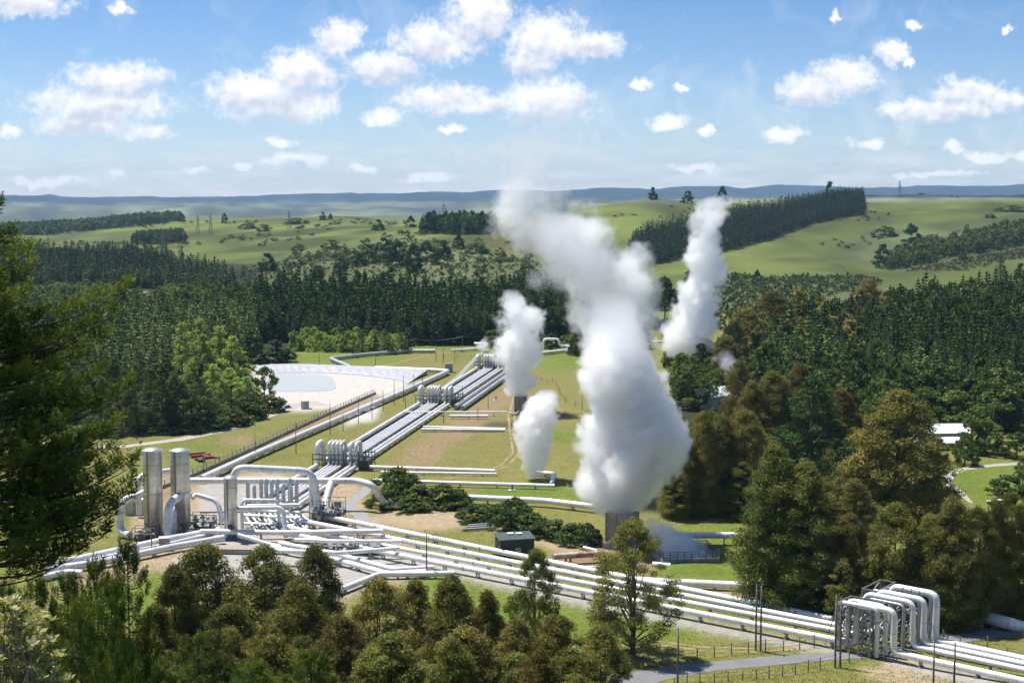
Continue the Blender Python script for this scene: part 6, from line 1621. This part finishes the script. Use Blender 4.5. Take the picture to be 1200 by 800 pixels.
house('cream_shed', 'cream gabled shed with a pale roof half buried in the gum trees', 837, 478, 7.5, 8.5, 4.4, 2.4, .45, 'cream_wall', 'white_paint', 1)
house('long_building', 'long low grey building with a bright white roof among trees on the right', 1104, 519, 13.5, 7.5, 3.4, 1.9, .05, 'clad_grey', 'white_paint', 3)
house('lean_to', 'small white-roofed lean-to in front of the long building', 1112, 526, 6.5, 3.6, 1.9, .8, .08, 'cream_wall', 'white_paint', 1, True)
house('small_hut', 'small hut with a white roof glimpsed between trees above the tall gum pair', 905, 487, 4.5, 3.5, 2.5, .8, .3, 'cream_wall', 'white_paint', 1)
house('dark_shed', 'black-green flat shed behind the steam mains near the bushes', 603, 650.5, 6.6, 4.2, 3.5, .35, .25, 'shed', 'shed_roof', 0, True, .25, cat='shed')
ds = [o for o in COL.objects if o.name.startswith('dark_shed')][0]; b = Vector(ds.location)
for i, (dx, dz) in enumerate(((-.9, 0), (.9, 0))):
    c = b + Vector((dx * .9, .9, 4.12)); MB().box(c, (1.2, 1.0, .05), .25).put('skylight', M['white_paint'], ds, c)
for dx in (.8, 1.7):
    c = PG(603 + dx * 6, 652); MB().lathe(c, [(.16, 0), (.16, 1.1), (.28, 1.15), (.28, 1.4), (.05, 1.7)], 10).put('pipe_stub', M['clad_grey'], ds, c)
e = empty('pipe_rack', PG(562, 619), 'low stack of grey pipe lengths on the grass behind the steam mains', 'pipe stack')
for i in range(6):
    a = PG(541 + i * 1.5, 621 - i * 1.2, .25 + .3 * (i % 2)); q = PG(580 + i * .6, 618.5 - i * 1.2, .25 + .3 * (i % 2))
    MB().tube([a, q], .17, 8).put('pipe_length', M['clad_grey'] if i % 2 else M['steel'], e, a)
for i in range(3): q = PG(546 + i * 14, 620); MB().box(q + Vector((0, 0, .08)), (.25, 3.0, .16)).put('sleeper', M['wood'], e, q)
q = PG(1166, 590); e = empty('timber_bench', q, 'low pale slab with a reddish side lying on the right-hand lawn', 'bench')
MB().box(q + Vector((0, 0, .75)), (4.2, 1.3, .12), .45).put('top', M['white_paint'], e, q)
MB().box(q + Vector((0, 0, .35)), (3.8, 1.0, .66), .45).put('base', M['rust'], e, q)
tag(MB().box(PG(424, 482, .12), (5.2, 2.2, .24), .35).put('concrete_slab', M['pale_concrete'], None, PG(424, 482)), 'pale slab lying between the drain railing and the fat pipe', 'slab')

# ------------------------------------------------------------------ tussocks in the sward
def tussocks():
    rng = np.random.default_rng(4); n = 150000
    d = 196 + (430 - 196) * rng.random(n) ** 1.3; px = rng.uniform(-30, 1240, n); x = (px - 600) / F * d * 1.02; z = terr(x, d)
    qx, qy = proj(x, d, z)
    keep = np.ones(n, bool); 
    for (c, g, poly, rag) in ZONES:
        if g < .25: keep &= ~inpoly(qx, qy, poly)
    for pl in ([(700,797),(760,785),(850,773),(960,765),(1060,757),(1150,738),(1210,728),(1215,740),(1110,756),(1030,770),(940,776),(840,787),(740,815)], [(360,575),(560,405),(580,405),(420,560)], [(400,600),(440,560),(450,566),(425,625)], [(60,532),(150,519),(300,487),(340,470),(385,478),(300,495),(150,527)]):
        keep &= ~inpoly(qx, qy, pl)
    keep &= vnoise(x / 2.2, d / 2.2, 8) + .5 * vnoise(x / 14, d / 14, 9) > .55
    x = x[keep]; d = d[keep]; z = z[keep]; n = len(x)
    C = np.stack([x, d, z + .06], -1); A = np.stack([rng.normal(0, .7, n), rng.normal(0, .7, n), np.ones(n)], -1)
    V = kites(C, A, rng.normal(size=(n, 3)), .10 + .2 * rng.random(n), .08 + .14 * rng.random(n))
    t = np.clip(.9 * fbm(x / 9, d / 9, 12, 3) + rng.normal(0, .16, n), 0, 1)
    o = V[0].copy()
    tag(link('grass', np_mesh('grass', V - o, quads(n), [M['grass']], np.repeat(t, 4)), None, o), kind='stuff')
M['grass'] = foliage('grass_tussocks', (.17, .22, .035), (.30, .31, .07), (.46, .40, .15), .5)
tussocks()
# ------------------------------------------------------------------ steam
def plume(name, label, Y, rows, dens, soft, k1, k2, s1, s2, seed, cat='steam', depth=1.0, ybase=None, step=.35, thin=0.0, wf=1.0):
    """rows: (photo row, centre column, half width in px, strength) from the vent upwards"""
    pts = [(PD(c, r, Y), hw * Y / F * wf, a) for r, c, hw, a in rows]
    base = Vector((pts[0][0].x, Y, pts[0][0].z))
    zs = np.array([p.z - base.z for p, _, _ in pts]); H = zs[-1]
    xs = np.array([p.x - base.x for p, _, _ in pts]); rs = np.array([r for _, r, _ in pts]); am = np.array([a for _, _, a in pts])
    X0 = max(1e-3, np.abs(xs).max()) * 1.05; R0 = rs.max() * 1.05
    # hull: closed tube with a billowed skin, a little outside the densest steam
    rng = np.random.default_rng(seed); nr = 44; ns = 36; V = []
    for i in range(nr):
        t = i / (nr - 1); z = t * H
        cx = np.interp(z, zs, xs); r = np.interp(z, zs, rs)
        r = r * (1.17 if 0 < i < nr - 1 else .35)
        for j in range(ns):
            a = 2 * math.pi * j / ns
            q = mnoise.noise((math.cos(a) * 1.3 + seed, math.sin(a) * 1.3, z / max(3.0, R0) * 2.2)) * .16 + mnoise.noise((math.cos(a) * 3 + seed, math.sin(a) * 3, z / max(3.0, R0) * 5)) * .08
            V.append((cx + math.cos(a) * r * (1 + q), math.sin(a) * r * depth * (1 + q), z + mnoise.noise((math.cos(a) + seed * 2, math.sin(a), t * 9)) * .0))
    Q = [(i * ns + j, i * ns + (j + 1) % ns, (i + 1) * ns + (j + 1) % ns, (i + 1) * ns + j) for i in range(nr - 1) for j in range(ns)]
    me = bpy.data.meshes.new(name); me.from_pydata(V, [], Q + [tuple(range(ns))[::-1], tuple(range((nr - 1) * ns, nr * ns))]); me.update()
    n = N(name + '_vapour'); p = n.obj()
    sx = n.n('SeparateXYZ'); n.set(sx, 0, p)
    t = n.math('DIVIDE', sx.outputs[2], float(H), clamp=True)
    def curve(vals, lo, hi):
        c = n.n('FloatCurve'); cv = c.mapping.curves[0]; cm = c.mapping
        L_ = [(float(z / H), float((v - lo) / (hi - lo))) for z, v in zip(zs, vals)]
        while len(cv.points) < len(L_): cv.points.new(.5, .5)
        for q, (a, b) in zip(cv.points, L_): q.location = (a, b); q.handle_type = 'AUTO_CLAMPED'
        cm.use_clip = True; cm.update(); n.set(c, 'Value', t)
        return n.mapr(c.outputs[0], 0, 1, lo, hi)
    cx = curve(xs, -X0, X0); rr = curve(rs, 0, R0); aa = curve(am, 0, 1)
    dx = n.math('DIVIDE', n.math('SUBTRACT', sx.outputs[0], cx), rr); dy = n.math('DIVIDE', sx.outputs[1], n.math('MULTIPLY', rr, depth))
    d = n.math('SQRT', n.math('ADD', n.math('MULTIPLY', dx, dx), n.math('MULTIPLY', dy, dy)))
    # billows: two sizes of turbulence push the edge in and out
    off = n.vmath('ADD', p, (seed * 13.7, seed * 5.1, seed * 3.3))
    n2 = n.noise(off, s2, 5, .66)
    sh_ = n.n('CombineXYZ')
    for k_, f_ in enumerate((2.6, 2.2, -2.4)): n.set(sh_, k_, n.math('MULTIPLY', n2, f_ * .5 / s1))
    v1 = n.n('TexVoronoi'); n.set(v1, 'Vector', n.vmath('ADD', off, sh_.outputs[0])); n.set(v1, 'Scale', s1)
    bulge = n.math('MULTIPLY', n.math('SUBTRACT', v1.outputs['Distance'], .42), k1)
    q = n.math('ADD', n.math('ADD', d, bulge), n.math('MULTIPLY', n.math('SUBTRACT', .5, n2), k2))
    den = n.math('MULTIPLY', n.mapr(q, .92, .92 - soft, 0, 1), n.math('MULTIPLY', aa, dens))
    if thin: den = n.math('MULTIPLY', den, n.mapr(n2, .5 - .2 * thin, .5 + .25 * thin, 1 - thin, 1.25))
    pv = n.n('VolumePrincipled'); n.set(pv, 'Color', (1, 1, 1, 1)); n.set(pv, 'Density', den); n.set(pv, 'Anisotropy', .5)
    n.t.links.new(pv.outputs[0], n.out.inputs['Volume'])
    try: n.m.cycles.volume_step_rate = step
    except Exception: pass
    me.materials.append(n.m)
    o = link('steam_plume', me, None, base)
    return tag(o, label, cat, 'steam plumes over the field')
Yt = PG(731, 636).y
plume('tower_steam', 'biggest dense white steam plume billowing out of the stout concrete tower', Yt,
  [(606, 727, 22, 1), (598, 727, 32, 1), (585, 727, 44, 1), (565, 730, 54, 1), (545, 736, 59, 1), (525, 742, 61, 1), (505, 745, 58, 1), (488, 743, 50, 1), (470, 738, 44, 1), (452, 729, 53, 1), (435, 728, 55, 1), (420, 724, 51, .85), (408, 720, 44, .6), (394, 722, 41, .4), (377, 722, 38, .25), (358, 716, 34, .12), (340, 710, 28, .0)],
  .8, .2, .62, 1.35, .115, .2, 3, step=.16, wf=1.14)
plume('drifting_steam', 'wide thin steam cloud drifting up and left over the hills behind the biggest plume', 330,
  [(428, 735, 36, .4), (412, 735, 44, .6), (395, 734, 50, .65), (378, 732, 56, .7), (355, 714, 56, .75), (335, 698, 64, .8), (312, 684, 68, .9), (290, 668, 66, .85), (268, 648, 60, .75), (245, 630, 52, .6), (222, 618, 46, .45), (200, 612, 40, .3), (175, 625, 46, .16), (150, 655, 52, .09), (125, 690, 46, .04), (108, 700, 30, 0)],
  .42, .5, .75, 2.0, .065, .12, 5, step=.17, thin=.7, depth=.55, wf=1.28)
plume('right_steam', 'tall ragged white plume rising on the right against the dark hill plantation', 560,
  [(425, 808, 16, .5), (412, 807, 28, .9), (398, 806, 34, 1), (378, 812, 30, 1), (355, 818, 25, 1), (335, 822, 27, 1), (315, 830, 28, .9), (298, 826, 24, .9), (275, 826, 22, .8), (255, 832, 22, .7), (240, 838, 22, .45), (228, 842, 16, .0)],
  .55, .4, .6, 2.1, .11, .17, 8, step=.17, thin=.6, wf=1.1)
Ys = PG(610, 483).y
plume('stack_steam', 'slim ragged plume from the small concrete stack left of centre', Ys,
  [(467, 609, 9, 1), (458, 609, 13, 1), (445, 610, 16, 1), (430, 608, 20, 1), (415, 607, 24, 1), (400, 606, 24, .9), (388, 608, 22, .7), (375, 614, 24, .6), (360, 608, 20, .55), (350, 602, 14, .4), (338, 598, 8, 0)],
  .75, .4, .6, 1.9, .18, .27, 12, step=.22, thin=.5, wf=1.34)
plume('leaning_steam', 'short thick white plume leaning right out of the grass in the middle of the field', PG(626, 562).y,
  [(560, 624, 5, .7), (550, 625, 12, 1), (535, 627, 17, 1), (518, 628, 20, 1), (500, 630, 22, 1), (485, 632, 22, 1), (472, 637, 18, .9), (462, 640, 13, .6), (455, 643, 7, 0)],
  .9, .3, .55, 1.5, .2, .3, 15, step=.2, thin=.3, wf=1.25)
plume('tank_steam', 'low steam rolling off the fenced basin beside the tower', PG(800, 655).y + 1.5,
  [(650, 800, 30, .5), (644, 798, 31, .9), (637, 792, 30, .8), (629, 784, 26, .6), (620, 774, 20, .4), (608, 764, 14, .15), (600, 760, 8, 0)],
  1.1, .6, .4, 1.5, .25, .4, 18, step=.3, thin=.4, wf=1.35)
plume('puff_steam', 'small steam puff behind the farthest loop rack', PG(567, 412).y,
  [(411, 567, 8, .8), (405, 566, 10, .9), (400, 567, 7, .7), (395, 569, 4, .4), (392, 569, 2, 0)], .5, .5, .6, .5, .2, .6, 21, step=.4)
plume('wisp_steam', 'faint wisp of steam beside the dark rounded bush', PG(484, 572).y,
  [(570, 487, 6, .5), (560, 485, 9, .8), (550, 483, 8, .7), (540, 480, 5, .4), (535, 479, 3, 0)], .16, .8, .8, .6, .25, .8, 24, step=.4)
plume('wisp_steam', 'torn wisps of steam in the trees right of the tall right-hand plume', 475,
  [(440, 860, 10, .6), (432, 858, 14, .9), (424, 852, 18, .8), (416, 850, 12, .5), (408, 853, 5, 0)], .3, .6, 1.0, .7, .25, .7, 27, step=.4, thin=.5)
plume('wisp_steam', 'thin veil of steam curling beside the right foot of the tower', Yt + 5,
  [(634, 762, 12, .3), (620, 762, 12, .5), (606, 764, 9, .4), (596, 766, 5, 0)], .2, .9, .8, .6, .2, .7, 31, step=.4)
plume('wisp_steam', 'faint wisps over the grass left of the tower', PG(690, 625).y + 4,
  [(625, 697, 7, .3), (612, 693, 9, .5), (598, 688, 9, .4), (585, 684, 5, 0)], .09, .9, .8, .6, .2, .7, 33, step=.4)
plume('wisp_steam', 'thin veil of steam drifting off the left edge of the biggest plume', PG(690, 480).y,
  [(480, 690, 16, .3), (465, 686, 20, .5), (450, 680, 16, .4), (435, 676, 8, 0)], .06, .9, .8, .6, .12, .4, 37, step=.4)
